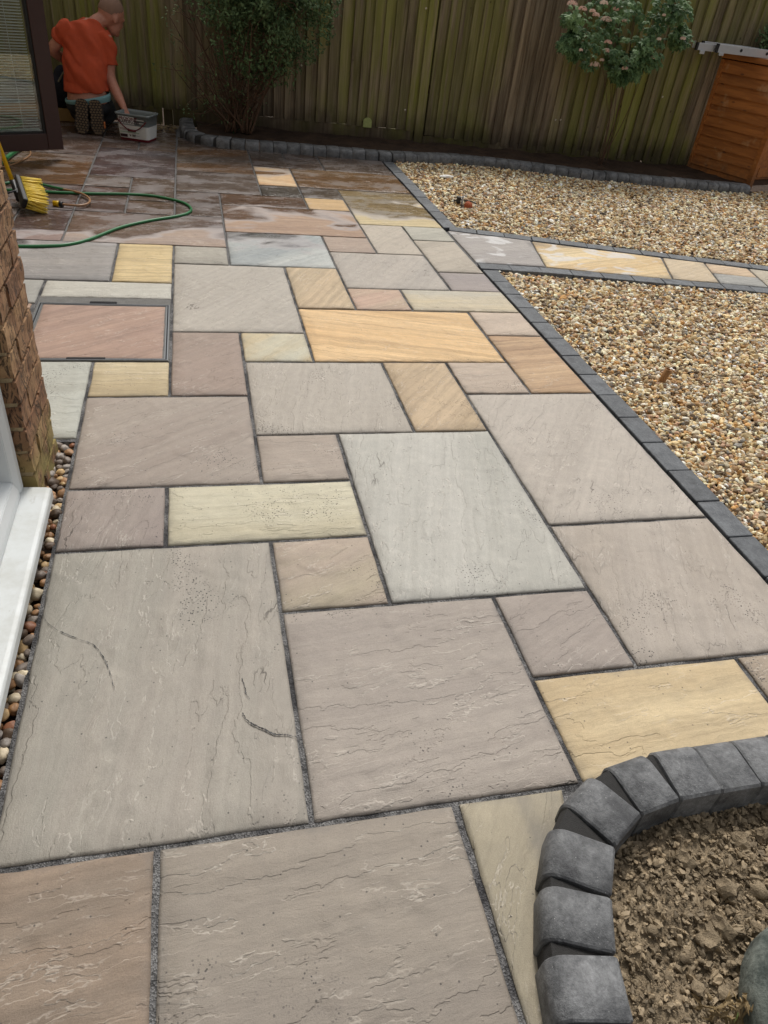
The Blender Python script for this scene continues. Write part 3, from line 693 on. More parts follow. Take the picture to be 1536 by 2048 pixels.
CILL_D = make_cill()
BLACK = simple('black_rubber', (18, 18, 18), 0.6)
def make_glass(name='window_glass', tint=(0.9, 0.95, 0.93)):
    b = NB(name); b.t.nodes.remove(b.p)
    tr = b.n('ShaderNodeBsdfTransparent'); tr.inputs[0].default_value = tint + (1,)
    gl = b.n('ShaderNodeBsdfGlossy'); gl.inputs['Roughness'].default_value = 0.01
    fr = b.n('ShaderNodeFresnel'); fr.inputs['IOR'].default_value = 1.5; mx = b.n('ShaderNodeMixShader')
    b.l(b.math('MULTIPLY_ADD', fr.outputs[0], 1.6, 0.03, clamp=True), mx.inputs[0]); b.l(tr.outputs[0], mx.inputs[1]); b.l(gl.outputs[0], mx.inputs[2]); b.l(mx.outputs[0], b.out.inputs['Surface'])
    return b.m
GLASS = make_glass()

house = tag(empty('brick_house', (-0.06, 1.46, 0)), 'brick house corner with rough creased bricks beside the white door', 'house')
core = bmesh.new()
box(core, (-0.125, -0.17, 1.0), (0.235, 0.325, 2.1)); box(core, (-0.9, -0.07, 1.15), (1.35, 0.13, 2.5)); box(core, (-1.7, 3.3, 1.15), (0.12, 6.8, 2.5))
obj('mortar', core, LIME, house)
def brick_mesh(l, d, h):
    bm = bmesh.new(); bmesh.ops.create_cube(bm, size=1.0); bmesh.ops.subdivide_edges(bm, edges=bm.edges[:], cuts=2, use_grid_fill=True)
    bmesh.ops.scale(bm, vec=(d, l, h), verts=bm.verts)
    for v in bm.verts:
        k = noise.noise_vector(v.co * 22 + Vector((l * 99, 1, 2))); v.co += k * 0.0042
    return mesh_of(bm, 'brick')
BR = {k: [brick_mesh(k - 0.0, 0.1, 0.063) for _ in range(1)] for k in (0.215, 0.1025)}
for c in range(27):
    z = 0.005 + c * 0.075 + 0.033 - 0.04
    ls = (0.215, 0.1025) if c % 2 else (0.1025, 0.215)
    yy = -0.336
    for l in ls:
        o = link('brick', BR[l][0], BRICK, house, (-0.048 + rk.uniform(-.0015, .0015), yy + l / 2, z)); o.rotation_euler = (0, 0, rk.choice((0, PI)) + rk.uniform(-.006, .006)); yy += l + 0.011
    o = link('brick', BR[0.1025][0], BRICK, house, (-0.155, -0.336 + 0.05, z)); o.rotation_euler = (0, 0, 0)
    # return face, turned away from the camera, seen only mirrored in the brown door
    xx = -0.22
    for k in range(6):
        o = link('brick', BR[0.215][0], BRICK, house, (xx - (0.11 if c % 2 else 0), -0.045, z)); o.rotation_euler = (0, 0, PI / 2); xx -= 0.226
# white glazed door with its cill
fd = tag(empty('glazed_door', (-0.09, 1.1, 0.08)), 'white plastic framed glazed door with a deep white cill', 'door')
bm = bmesh.new()
prof = [(-0.16, 0.035), (-0.16, 0.0), (0.06, 0.0), (0.072, -0.004), (0.076, -0.010), (0.076, -0.034), (0.068, -0.036), (0.066, -0.018), (-0.2, -0.018)]
prof = [(0.0, 0.0045), (0.062, 0.001), (0.071, -0.002), (0.0745, -0.008), (0.0745, -0.034), (0.066, -0.034), (0.064, -0.02), (-0.15, -0.02), (-0.15, 0.0045)]
ends = []
for yv in (0.0, -2.3): ends.append([bm.verts.new((x, yv, z)) for x, z in prof])
for k in range(len(prof)): bm.faces.new((ends[0][k], ends[0][(k + 1) % len(prof)], ends[1][(k + 1) % len(prof)], ends[1][k]))
bm.faces.new(ends[0][::-1]); bm.faces.new(ends[1]); bmesh.ops.recalc_face_normals(bm, faces=bm.faces)
bmesh.ops.bevel(bm, geom=[e for e in bm.edges], offset=0.0012, segments=1, affect='EDGES')
obj('cill', bm, CILL_D, fd)
obj('base_course', bx((-0.115, -1.15, -0.09), (0.09, 2.29, 0.135)), simple('grey_plinth', (92, 88, 82), 0.9, 0, .3, 40, .003), fd)
def prism(prof, y0, y1):
    bm = bmesh.new(); E_ = [[bm.verts.new((x, yv, z)) for x, z in prof] for yv in (y0, y1)]; n = len(prof)
    for k in range(n): bm.faces.new((E_[0][k], E_[0][(k + 1) % n], E_[1][(k + 1) % n], E_[1][k]))
    bm.faces.new(E_[0][::-1]); bm.faces.new(E_[1]); bmesh.ops.recalc_face_normals(bm, faces=bm.faces); return bm
rail = prism([(0.0, 0.006), (0.0, 0.03), (-0.012, 0.055), (-0.045, 0.066), (-0.07, 0.066), (-0.07, 0.006)], -0.052, -2.3)
bmesh.ops.bevel(rail, geom=rail.edges[:], offset=0.002, segments=2, affect='EDGES'); obj('bottom_rail', rail, UPVC, fd)
jp = [(0.0, 0.0), (0.0, -0.03), (-0.012, -0.052), (-0.045, -0.062), (-0.07, -0.062), (-0.07, 0.0)]
bm = bmesh.new(); E_ = [[bm.verts.new((x, yv, z)) for x, yv in jp] for z in (0.006, 2.05)]
for k in range(6): bm.faces.new((E_[0][k], E_[0][(k + 1) % 6], E_[1][(k + 1) % 6], E_[1][k]))
bm.faces.new(E_[0]); bm.faces.new(E_[1][::-1]); bmesh.ops.recalc_face_normals(bm, faces=bm.faces)
bmesh.ops.bevel(bm, geom=bm.edges[:], offset=0.002, segments=2, affect='EDGES'); obj('jamb', bm, UPVC, fd)
obj('gasket', bx((-0.052, -1.18, 0.0675), (0.012, 2.2, 0.006)), BLACK, fd)
obj('pane', bx((-0.058, -1.18, 1.06), (0.006, 2.24, 1.99)), GLASS, fd)
DARKROOM = simple('dim_room', (60, 58, 55), 0.9)
bm = bmesh.new(); box(bm, (-1.1, -1.3, 1.0), (0.02, 3.2, 2.4)); box(bm, (-0.6, -1.3, -0.03), (1.0, 3.2, 0.02)); obj('room_lining', bm, DARKROOM, fd)

# brown glazed door leaf standing open, blind behind the glass
BROWN = simple('brown_upvc', (56, 32, 28), 0.38, 0, 0.12, 20); SLAT = simple('pale_blind_slat', (205, 208, 204), 0.5, 0, 0.06, 10)
c0 = at_z(125, 297, 0.07); c1 = at_z(0, 303, 0.07); dv = (c1 - c0).normalized(); ang = math.atan2(dv.y, dv.x)
bd = tag(empty('open_door', (c0.x, c0.y, 0.07), ang), 'dark brown framed glazed door standing open with a pale slatted blind', 'door')
LW, LH = 0.86, 2.0
bm = bx((0.055, 0, LH / 2), (0.11, 0.06, LH), bev=0.004); obj('stile', bm, BROWN, bd)
obj('stile', bx((LW - 0.055, 0, LH / 2), (0.11, 0.06, LH), bev=0.004), BROWN, bd)
obj('bottom_rail', bx((LW / 2, 0, 0.055), (LW - 0.222, 0.058, 0.11), bev=0.004), BROWN, bd)
obj('top_rail', bx((LW / 2, 0, LH - 0.055), (LW - 0.222, 0.058, 0.11), bev=0.004), BROWN, bd)
bm = bmesh.new(); box(bm, (0.118, 0.0, LH / 2), (0.016, 0.04, LH - 0.222)); box(bm, (LW / 2, 0, 0.116), (LW - 0.26, 0.04, 0.012)); obj('gasket', bm, BLACK, bd)
obj('pane', bx((LW / 2, 0.008, LH / 2), (LW - 0.225, 0.006, LH - 0.225)), GLASS, bd)
bl = obj('blind', bx((LW / 2, -0.026, LH - 0.14), (LW - 0.27, 0.03, 0.03), bev=.003), SLAT, bd)
bm = bmesh.new(); box(bm, (0, 0, 0), (LW - 0.275, 0.016, 0.0016), Matrix.Rotation(R(28), 3, 'X')); sm_ = mesh_of(bm, 'slat')
for k in range(102):
    link('slat', sm_, SLAT, bl, (LW / 2, -0.022, 0.136 + k * 0.0168))
obj('base_bar', bx((LW / 2, -0.022, 0.126), (LW - 0.275, 0.02, 0.010), bev=.002), SLAT, bl)
for xx in (0.245, 0.62): obj('cord', tube(bmesh.new(), [(xx, -0.0325, 0.13), (xx, -0.0325, LH - 0.13)], 0.0016, 5), SLAT, bl)

# ================================================================== FENCE
def make_fence():
    b = NB('weathered_fence_board'); p = b.pos(); r = b.rnd(); xyz = b.sep(p)
    q = b.vmath('ADD', b.vmath('MULTIPLY', p, (26.0, 26.0, 1.6)), b.comb(b.math('MULTIPLY', r, 60.0), 0.0, b.math('MULTIPLY', r, 9.0)))
    n = b.noise(q, 1.0, 6.0, 0.65, 0.4); f = b.noise(b.vmath('MULTIPLY', q, (5.0, 5.0, 1.0)), 1.0, 3.0, 0.7)
    col = b.mix(b.smooth(n, 0.3, 0.7), s2l((108, 94, 76)), s2l((164, 148, 124)))
    alg = b.noise(b.vmath('MULTIPLY', p, (1.0, 1.0, 0.55)), 1.35, 3.0, 0.55)
    alg = b.math('MULTIPLY', b.smooth(alg, 0.40, 0.56), b.math('ADD', 0.5, b.math('MULTIPLY', r, 0.5)))
    alg = b.math('MULTIPLY', alg, b.smooth(b.noise(q, 0.8, 3.0), 0.25, 0.55))
    col = b.mix(b.math('MULTIPLY', alg, 0.85), col, s2l((130, 134, 58)))
    col = b.mix(0.6, col, b.mix(f, (0.45, 0.44, 0.42), (1.5, 1.5, 1.5)), 'MULTIPLY')
    col = b.mix(0.7, col, b.mix(r, (0.66, 0.66, 0.66), (1.22, 1.2, 1.18)), 'MULTIPLY')
    low_tone = b.smooth(b.math('ADD', xyz[2], b.math('MULTIPLY', b.noise(p, 5.0), 0.3)), 0.5, 0.18)
    col = b.mix(b.math('MULTIPLY', low_tone, 0.75), col, s2l((44, 34, 28)))  # boards turn darker brown towards the ground
    knot = b.smooth(b.voro(b.vmath('ADD', b.vmath('MULTIPLY', p, (1, 1, 0.8)), b.comb(r, r, r)), 5.5), 0.07, 0.035)
    col = b.mix(b.math('MULTIPLY', knot, 0.7), col, (0.03, 0.02, 0.015))
    b.base(col); b.rough(0.85); b.p.inputs['Specular IOR Level'].default_value = 0.25
    b.bump(b.math('ADD', b.math('MULTIPLY', n, 0.004), b.math('MULTIPLY', f, 0.001)), 1.0, 0.7)
    return b.m
FENCE = make_fence()
fang = math.atan2(-0.075, 1.0)
fence = tag(empty('fence', (0, 7.29, 0), fang), 'tall weathered feather edge board fence with green algae', 'fence')
rf = random.Random(31)
def board_mesh(h, s):
    bm = bmesh.new(); wv = 0.128; n = 8; rr = random.Random(s); vs = []
    for k in range(n + 1):
        z = h * k / n; o_ = rr.uniform(-.0015, .0015)
        vs.append([bm.verts.new((0 + o_, 0.0, z)), bm.verts.new((0 + o_, -0.026, z)), bm.verts.new((wv + o_, -0.0045, z)), bm.verts.new((wv + o_, 0.0, z))])
    for k in range(n):
        for j in range(4): bm.faces.new((vs[k][j], vs[k][(j + 1) % 4], vs[k + 1][(j + 1) % 4], vs[k + 1][j]))
    bm.faces.new(vs[0]); bm.faces.new(vs[-1][::-1]); bmesh.ops.recalc_face_normals(bm, faces=bm.faces); return mesh_of(bm, 'board')
FB = [board_mesh(1.66, i) for i in range(5)]
x = -2.4; k = 0
while x < 8.2:
    base = 0.118 if x < 0.2 else 0.13 if x < 2.62 else 0.10 - max(0, min(0.05, (x - 2.62) * 0.03))
    if abs(x + 0.06 - 2.66) > 0.03:
        o = link('board', FB[k % 5], FENCE, fence, (x, -0.008 + rf.uniform(-.004, .002), base + rf.uniform(-.006, .006))); o.rotation_euler = (rf.uniform(-.003, .003), rf.uniform(-.009, .009), 0.10 + rf.uniform(-.012, .012))
    x += 0.100 + rf.uniform(-.006, .006); k += 1
POST = simple('fence_post_timber', (92, 66, 50), 0.85, 0, 0.3, 30, 0.003)
for px_ in (-2.2, 0.22, 2.66, 5.1, 7.5):
    yo = -0.01 if px_ != 2.66 else 0.002
    obj('post', bx((px_, 0.075 if px_ != 2.66 else -0.004, 0.87), (0.085, 0.085, 1.9), bev=0.004), FENCE, fence)
for a_, b_ in ((-2.1, 0.17), (0.27, 2.61), (2.71, 5.05), (5.15, 7.4)):
    obj('gravel_board', bx(((a_ + b_) / 2, -0.004, 0.055 if a_ < 2.6 else 0.02), (b_ - a_, 0.028, 0.15), bev=0.003), FENCE, fence)
    for z in (0.5, 1.45): obj('rail', bx(((a_ + b_) / 2, 0.04, z), (b_ - a_, 0.05, 0.07)), POST, fence)
obj('slit_cover', bx((2.69, 0.025, 0.92), (0.30, 0.012, 1.72)), FENCE, fence)  # strip added behind the boards to block a bright slit beside the post
obj('capping', bx((2.9, -0.005, 1.8), (10.6, 0.06, 0.03)), POST, fence)

# added pale green panel standing in for an arched hole with lawn behind
LAWN = simple('lawn_through_hole', (176, 184, 116), 0.9, 0, 0.4, 60, 0.004)
p = at_y(735, 246, 7.09)
bm = bmesh.new(); A = [(-0.042, -0.04), (0.042, -0.04), (0.042, 0.015)] + [(0.042 * math.cos(t), 0.015 + 0.032 * math.sin(t)) for t in [PI * k / 8 for k in range(1, 8)]] + [(-0.042, 0.015)]
f0 = [bm.verts.new((x_, 0, z_)) for x_, z_ in A]; f1 = [bm.verts.new((x_, 0.012, z_)) for x_, z_ in A]; bm.faces.new(f0); bm.faces.new(f1[::-1])
for k in range(len(A)): bm.faces.new((f0[k], f1[k], f1[(k + 1) % len(A)], f0[(k + 1) % len(A)]))
bmesh.ops.recalc_face_normals(bm, faces=bm.faces)
arch = obj('arched_hole_panel', bm, LAWN, None, p); arch.rotation_euler = (0, 0, fang)
tag(arch, 'small pale green panel standing for an arched hole at the foot of the fence', 'plaque')
# pale paint spots and knot holes on the boards, built as small spirals
PALE_SPOT = simple('pale_spot_paint', (206, 196, 176), 0.5, 0, 0.2, 200)
for (sx, sy) in ((302, 102), (603, 131), (1111, 240), (1121, 240), (1325, 194), (852, 17), (810, 220)):
    pp = at_y(sx, sy, 7.2); pp = at_y(sx, sy, 7.29 - 0.075 * pp.x - 0.026)
    bm = bmesh.new(); P_ = [(0.006 * (1 - k / 30) * math.cos(k * 0.55), -0.004 * k / 30, 0.006 * (1 - k / 30) * math.sin(k * 0.55)) for k in range(28)]
    tube(bm, P_, [0.0055 * (1 - k / 34) for k in range(28)], 8)
    s_ = obj('pale_spot', bm, PALE_SPOT, None, pp); tag(s_, 'pale spot high on the fence boards' if 0 else {302: 'pale spot on the dark fence right of the kneeling man', 603: 'pale spot on the fence just right of the shrub', 1111: 'left one of two pale spots side by side on the fence', 1121: 'right one of two pale spots side by side on the fence', 1325: 'pale spot on the fence between flowering bush and timber store', 852: 'pale spot highest on the fence above the post', 810: 'pale spot low on the fence post'}[sx], 'snail shell', 'pale spots on the fence')

# ================================================================== TIMBER STORE AND LADDER
def make_cedar():
    b = NB('orange_stained_timber'); p = b.ocoord(); r = b.rnd(); w_ = b.pos()
    q = b.vmath('ADD', b.vmath('MULTIPLY', p, (3.0, 30.0, 30.0)), b.comb(b.math('MULTIPLY', r, 30.0), 0, 0))
    n = b.noise(q, 1.0, 5.0, 0.6, 0.5)
    col = b.mix(b.smooth(n, 0.2, 0.8), s2l((138, 80, 32)), s2l((186, 116, 54)))
    kn = b.smooth(b.voro(b.vmath('MULTIPLY', w_, (3.0, 3.0, 7.0)), 1.6), 0.14, 0.06); col = b.mix(b.math('MULTIPLY', kn, 0.7), col, s2l((82, 46, 22)))
    dirt = b.math('MULTIPLY', b.smooth(b.sep(w_)[2], 0.3, 0.0), b.smooth(b.noise(w_, 9.0, 4.0), 0.35, 0.6)); col = b.mix(b.math('MULTIPLY', dirt, 0.6), col, s2l((92, 68, 46)))
    col = b.mix(0.5, col, b.mix(r, (0.75, 0.75, 0.75), (1.2, 1.2, 1.2)), 'MULTIPLY')
    pale = b.smooth(b.noise(w_, 5.0, 4.0, 0.6), 0.58, 0.75); col = b.mix(b.math('MULTIPLY', pale, 0.5), col, s2l((206, 168, 122)))
    b.base(col); b.rough(0.55); return b.m
CEDAR = make_cedar()
F0 = Vector((5.93, 6.12, 0)); B0 = Vector((5.67, 6.83, 0)); sv = (B0 - F0); SD = sv.length; sang = math.atan2(sv.y, sv.x)
store = tag(empty('timber_store', F0, sang), 'low orange stained timber garden store with lapped boards', 'garden store')
# local x runs back along the side wall, local -y (to the right) is the front direction
HS = 1.04; nb = 11; st = HS / nb
for k in range(nb):
    z0 = k * st + 0.0
    bm = bmesh.new(); zz0, zz1 = z0 - 0.012, z0 + st
    E_ = [[bm.verts.new((x_, y_, z_)) for y_, z_ in ((0.022, zz0), (0.003, zz1), (-0.006, zz1), (0.008, zz0))] for x_ in (0.03, SD)]
    for j in range(4): bm.faces.new((E_[0][j], E_[0][(j + 1) % 4], E_[1][(j + 1) % 4], E_[1][j]))
    bm.faces.new(E_[0]); bm.faces.new(E_[1][::-1]); bmesh.ops.recalc_face_normals(bm, faces=bm.faces); o = obj('cladding_board', bm, CEDAR, store)
obj('corner_post', bx((SD, 0.008, HS / 2), (0.04, 0.04, HS), bev=0.003), CEDAR, store)
obj('corner_post', bx((0.0, 0.0, HS / 2), (0.055, 0.055, HS), bev=0.003), CEDAR, store)
for k in range(2):
    d_ = obj('door', bx((0.0, -0.04 - 0.40 * k - 0.195, HS / 2 + 0.03), (0.022, 0.385, HS - 0.12), bev=0.003), CEDAR, store)
    obj('door_trim', bx((-0.018, -0.04 - 0.40 * k - 0.195, 0.16), (0.014, 0.38, 0.09), bev=.002), CEDAR, d_)
    obj('door_trim', bx((-0.018, -0.04 - 0.40 * k - 0.195, 0.92), (0.014, 0.38, 0.09), bev=.002), CEDAR, d_)
bm = bmesh.new(); box(bm, (SD / 2, -0.45, HS / 2), (SD - 0.06, 0.86, HS - 0.04)); obj('inner_carcass', bm, POST, store)
obj('lid', bx((SD / 2, -0.44, HS + 0.035), (SD + 0.06, 0.96, 0.05), bev=.006), CEDAR, store)
ALU = simple('worn_aluminium', (196, 198, 200), 0.42, 0.75, 0.1, 40); PLAS = simple('black_plastic', (26, 26, 28), 0.5)
lp = at_y(1400, 92, 6.50); lq = at_y(1536, 110, 6.46); ldir = (lq - lp); ldir.z = 0; ldir.normalize()
lad = tag(empty('ladder', (lp.x, lp.y, HS + 0.06), math.atan2(ldir.y, ldir.x)), 'aluminium extension ladder lying across the top of the timber store', 'ladder')
for s_, (x0, y0, hh) in enumerate(((0.0, 0.04, 0.06), (0.19, -0.0, 0.07))):
    for yy in (y0, y0 + 0.36 - 0.08 * s_):
        st_ = obj('stile', bx((x0 + 1.3, yy, hh / 2), (2.6, 0.026, hh), bev=.003), ALU, lad)
        obj('end_cap', bx((x0 - 0.008, yy, hh / 2), (0.022, 0.03, hh + 0.004), bev=.003), PLAS, st_)
    for k in range(8):
        obj('rung', tube(bmesh.new(), [(x0 + 0.24 + 0.28 * k, y0 - 0.016, hh * .55), (x0 + 0.24 + 0.28 * k, y0 + 0.36 - 0.08 * s_ + .016, hh * .55)], 0.014, 8), PLAS if s_ else ALU, lad)
obj('guide_bracket', bx((0.05, 0.02, -0.012), (0.05, 0.02, 0.03), bev=.003), ALU, lad)
obj('guide_bracket', bx((0.23, -0.016, -0.008), (0.05, 0.02, 0.026), bev=.003), ALU, lad)
# ================================================================== THINGS ON THE PATIO
STEEL = simple('galvanised_steel', (128, 131, 134), 0.4, 0.8, 0.1, 60); DARKGAP = simple('dark_recess', (28, 28, 30), 0.9); GROUT = simple('pale_grout', (108, 107, 104), 0.92, 0, 0.4, 28, 0.003)  # gap colour paints in the shade of the cover's open gap and slots
ic = tag(empty('inspection_cover', (0.0, 2.43, 0)), 'recessed inspection cover with pinkish stone inlay and thin steel frame', 'inspection cover')
obj('grout_bed', bx((0.0, 0.01, -0.006), (0.586, 0.676, 0.008)), GROUT, ic)
x0, x1, y0, y1 = -0.284, 0.287, -0.324, 0.268
def frame(nm, x0, x1, y0, y1, wd, z, mat):
    for c, d in (((x0, (y0 + y1) / 2), (wd, y1 - y0 + wd)), ((x1, (y0 + y1) / 2), (wd, y1 - y0 + wd)), (((x0 + x1) / 2, y0), (x1 - x0 - wd, wd)), (((x0 + x1) / 2, y1), (x1 - x0 - wd, wd))):
        obj(nm, bx((c[0], c[1], z - 0.01), (d[0], d[1], 0.02)), mat, ic)
frame('frame_bar', x0, x1, y0, y1, 0.0035, 0.0015, STEEL); frame('gap', x0 + 0.0045, x1 - 0.0045, y0 + 0.0045, y1 - 0.0045, 0.006, 0.0, DARKGAP); frame('tray_edge', x0 + 0.010, x1 - 0.010, y0 + 0.010, y1 - 0.010, 0.0035, 0.0012, STEEL)
cs = slab(ic, [(x0 + 0.010, y0 + 0.010), (x1 - 0.010, y0 + 0.010), (x1 - 0.010, y1 - 0.010), (x0 + 0.010, y1 - 0.010)], (168, 134, 116), (158, 126, 112), -0.6, 0, 0.4, z=0.0005, tilt=False); cs.name = 'stone_inlay'
for (a_, yy) in ((-0.03, y0 + 0.012), (-0.01, y1 + 0.018)):
    obj('lifting_slot', bx((a_, yy, -0.003), (0.15 if yy < 0 else 0.12, 0.02, 0.012), bev=.003), DARKGAP, ic)

def hose_pts(L, z, n=10): return catmull([tuple(at_z(x_, y_, z)) for x_, y_ in L], n)
def gloss(name, c, r=0.35):
    b = NB(name); p = b.pos(); n = b.noise(p, 18.0, 4.0, 0.6); cc = s2l(c)
    b.base(b.mix(n, tuple(v * .75 for v in cc), tuple(v * 1.2 for v in cc))); b.rough(b.math('ADD', r - .08, b.math('MULTIPLY', n, .2))); return b.m
GREEN = gloss('green_hose_plastic', (36, 110, 62)); TAN = gloss('tan_hose_rubber', (150, 112, 78)); YEL = gloss('yellow_plastic', (222, 178, 20), 0.4)
hz = 0.0085
h = tag(empty('garden_hose', at_z(383, 420)), 'green garden hose looping across the wet paving', 'hose')
b_ = obj('hose_pipe', tube(bmesh.new(), [p - h.location for p in hose_pts([(-60, 492), (30, 492.5), (90, 492), (135, 489), (180, 478), (240, 455), (300, 441), (350, 433), (376, 426), (382, 417), (368, 406), (340, 398), (300, 391), (250, 388), (180, 387), (100, 384), (60, 381), (20, 380), (-60, 376)], hz)], hz, 12), GREEN, h)
h = tag(empty('garden_hose', at_z(125, 408)), 'hose turning from green to tan with a yellow connector on its end', 'hose')
o_ = obj('hose_pipe', tube(bmesh.new(), [p - h.location for p in hose_pts([(-50, 372), (5, 367), (35, 363), (78, 368), (110, 375), (130, 379)], hz + .001)], hz * .95, 12), GREEN, h)
o_ = obj('hose_pipe', tube(bmesh.new(), [p - h.location for p in hose_pts([(127, 378.5), (140, 381), (160, 386), (174, 393), (180, 401), (174, 408), (158, 411), (140, 410), (124, 408.5)], hz + .009)], hz * .8, 12), TAN, h)
cp = [at_z(126, 408.5, hz + .009), at_z(119, 408, hz + .008), at_z(118, 408, .014), at_z(106, 406.5, .016)]
obj('collar', tube(bmesh.new(), [p - h.location for p in (cp[0], cp[1])], 0.016, 12), PLAS, h)
obj('connector', tube(bmesh.new(), [p - h.location for p in (cp[2], cp[2].lerp(cp[3], .4), cp[2].lerp(cp[3], .45), cp[3])], [0.018, 0.0185, 0.016, 0.0165], 12), YEL, h)
h = tag(empty('garden_hose', at_z(15, 322)), 'short stretch of green hose running under the brown door', 'hose')
obj('hose_pipe', tube(bmesh.new(), [p - h.location for p in hose_pts([(-40, 352), (0, 328), (16, 314), (30, 304), (48, 292)], .016)], .016, 12), GREEN, h)
h = tag(empty('cable', at_z(40, 315)), 'thin tan cable curling on the paving below the brown door', 'cable')
obj('cable_run', tube(bmesh.new(), [p - h.location for p in hose_pts([(-30, 338), (5, 334), (28, 328), (48, 319), (60, 310), (61, 300)], .006)], .0055, 8), TAN, h)

# broom
BR0 = Vector((-0.52, 4.07, 0.05)); BR1 = Vector((-0.60, 4.36, 0.115))
broom = tag(empty('broom', (BR0.x, BR0.y, 0)), 'yellow handled broom with yellow bristles leaning at the house corner', 'broom')
loc0 = Vector((BR0.x, BR0.y, 0)); ax = (BR1 - BR0).normalized(); bdir = (Vector((0.9, 0.05, -0.42)) - ax * Vector((0.9, 0.05, -0.42)).dot(ax)).normalized(); cx_ = ax.cross(bdir).normalized()
hm = Matrix((ax, cx_, bdir)).transposed()
mid_ = (BR0 + BR1) / 2
obj('head', bx(mid_ - loc0 - bdir * 0.03, ((BR1 - BR0).length, 0.06, 0.03), hm, .008), PLAS, broom)
BRIS = simple('yellow_bristle', (226, 196, 70), 0.55, 0, 0.25, 60)
rb = random.Random(4); Lb = (BR1 - BR0).length
bmb = bmesh.new()
for i in range(17):
    for j in range(4):
        for k in range(4):
            bse = BR0 + ax * (Lb * (0.03 + 0.94 * i / 16)) + cx_ * (-0.024 + 0.016 * j) + Vector((rb.uniform(-.005, .005), rb.uniform(-.005, .005), 0)) - bdir * 0.016
            fl = (i / 16 - 0.5) * 0.25
            tip = bse + (bdir + ax * (fl + rb.uniform(-.08, .08)) + cx_ * ((j - 1.5) * 0.12 + rb.uniform(-.08, .08))) * rb.uniform(0.105, 0.12)
            if tip.z < 0.003: tip.z = 0.003
            tube(bmb, [bse - loc0, tip - loc0], [0.0032, 0.0024], 4)
o_ = obj('bristles', bmb, BRIS, broom); o_['kind'] = 'stuff'
d1 = at_y(36, 392, 4.24); d2 = at_y(0, 296, 4.30); pd = (d2 - d1).normalized()
obj('socket', tube(bmesh.new(), [mid_ - bdir * 0.04 - loc0, d1 - pd * 0.02 - loc0, d1 + pd * 0.09 - loc0], [0.02, 0.019, 0.0165], 12), PLAS, broom)
obj('handle', tube(bmesh.new(), [d1 + pd * 0.07 - loc0, d1 + pd * 1.25 - loc0], 0.0125, 12), YEL, broom)
obj('hanging_loop', tube(bmesh.new(), [Vector(p) + mid_ - loc0 - bdir * .05 for p in catmull([(0, -.02, 0), (-.05, -.05, -.01), (-.07, -.02, -.03), (-.04, .03, -.02), (0, .02, 0)], 6)], 0.005, 6), PLAS, broom)

# ---- tub of jointing compound
TUBG = simple('grey_tub_plastic', (116, 124, 124), 0.35, 0, 0.1, 30); LABW = simple('white_label', (214, 214, 210), 0.45, 0, 0.06, 30); MAROON = simple('maroon_plastic', (96, 14, 26), 0.4); GREY_L = simple('label_grey_band', (134, 140, 140), 0.5); INK = simple('dark_print', (50, 22, 30), 0.6); PALEG = simple('pale_green_print', (168, 186, 168), 0.5)
ff0 = at_z(240, 278); ff1 = at_z(297, 286.5); fd_ = (ff1 - ff0); ba = math.atan2(fd_.y, fd_.x)
tub = tag(empty('plastic_tub', ff0 + fd_ * .5, ba), 'white and grey lidless plastic tub with maroon handle and printed label', 'tub')
TW, TD, TH = fd_.length, 0.19, 0.205
def rrect(w_, d_, r_, n=5):
    out = []
    for (sx, sy, a0) in ((1, 1, 0), (-1, 1, PI / 2), (-1, -1, PI), (1, -1, 1.5 * PI)):
        for k in range(n + 1):
            a = a0 + PI / 2 * k / n; out.append((sx * (w_ / 2 - r_) + r_ * math.cos(a), sy * (d_ / 2 - r_) + r_ * math.sin(a)))
    return out
def rr_loft(secs, mat, name, parent, close_bottom=True):
    bm = bmesh.new(); rings = [[bm.verts.new((x_, y_ + TD / 2, z_)) for x_, y_ in rrect(w_, d_, r_)] for w_, d_, r_, z_ in secs]
    for a, b in zip(rings, rings[1:]):
        for k in range(len(a)): bm.faces.new((a[k], a[(k + 1) % len(a)], b[(k + 1) % len(a)], b[k])).smooth = True
    if close_bottom: bm.faces.new(rings[0][::-1])
    return obj(name, bm, mat, parent)
def sz(t): return (TW * (1 + .14 * t), TD * (1 + .16 * t), .03)
def sec(t, e=0.0, zz=None): a = sz(t); return (a[0] + e, a[1] + e, a[2], TH * t if zz is None else zz)
rr_loft([sec(0, -.012), sec(0, 0, .006), sec(.5), sec(.93), sec(.93, .012), sec(1.0, .016), sec(1.0, -.004), sec(.9, -.010), sec(.45, -.014), sec(.4, -.04)], TUBG, 'tub_body', tub)
rr_loft([sec(.012, .0015), sec(.10, .0022)], MAROON, 'base_band', tub, False)
rr_loft([sec(.10, .003), sec(.58, .003)], LABW, 'label', tub, False)
fill_ = bmesh.new(); fill_.faces.new([fill_.verts.new((x_, y_ + TD / 2, TH * .5)) for x_, y_ in rrect(TW, TD, .03)]); obj('compound', fill_, GROUT, tub)
fs = math.atan2(TD * .08, TH)   # outward slope of the front wall
def front(x_, t, out=0.006): return (x_, TD / 2 - sz(t)[1] / 2 - out, TH * t)
def plate(nm, xa, xb, ta, tb, mat, out=.004):
    bm = bmesh.new(); bm.faces.new([bm.verts.new(front(*q, out)) for q in ((xa, ta), (xb, ta), (xb, tb), (xa, tb))]); return obj(nm, bm, mat, tub)
plate('label_panel', -TW * .46, TW * .08, .58, .90, LABW, .004)
plate('label_stripe', TW * .12, TW * .42, .80, .825, LABW, .004); plate('label_stripe', TW * .12, TW * .42, .69, .715, LABW, .004)
plate('label_stripe', -TW * .44, TW * .10, .585, .63, GREY_L, .0046)
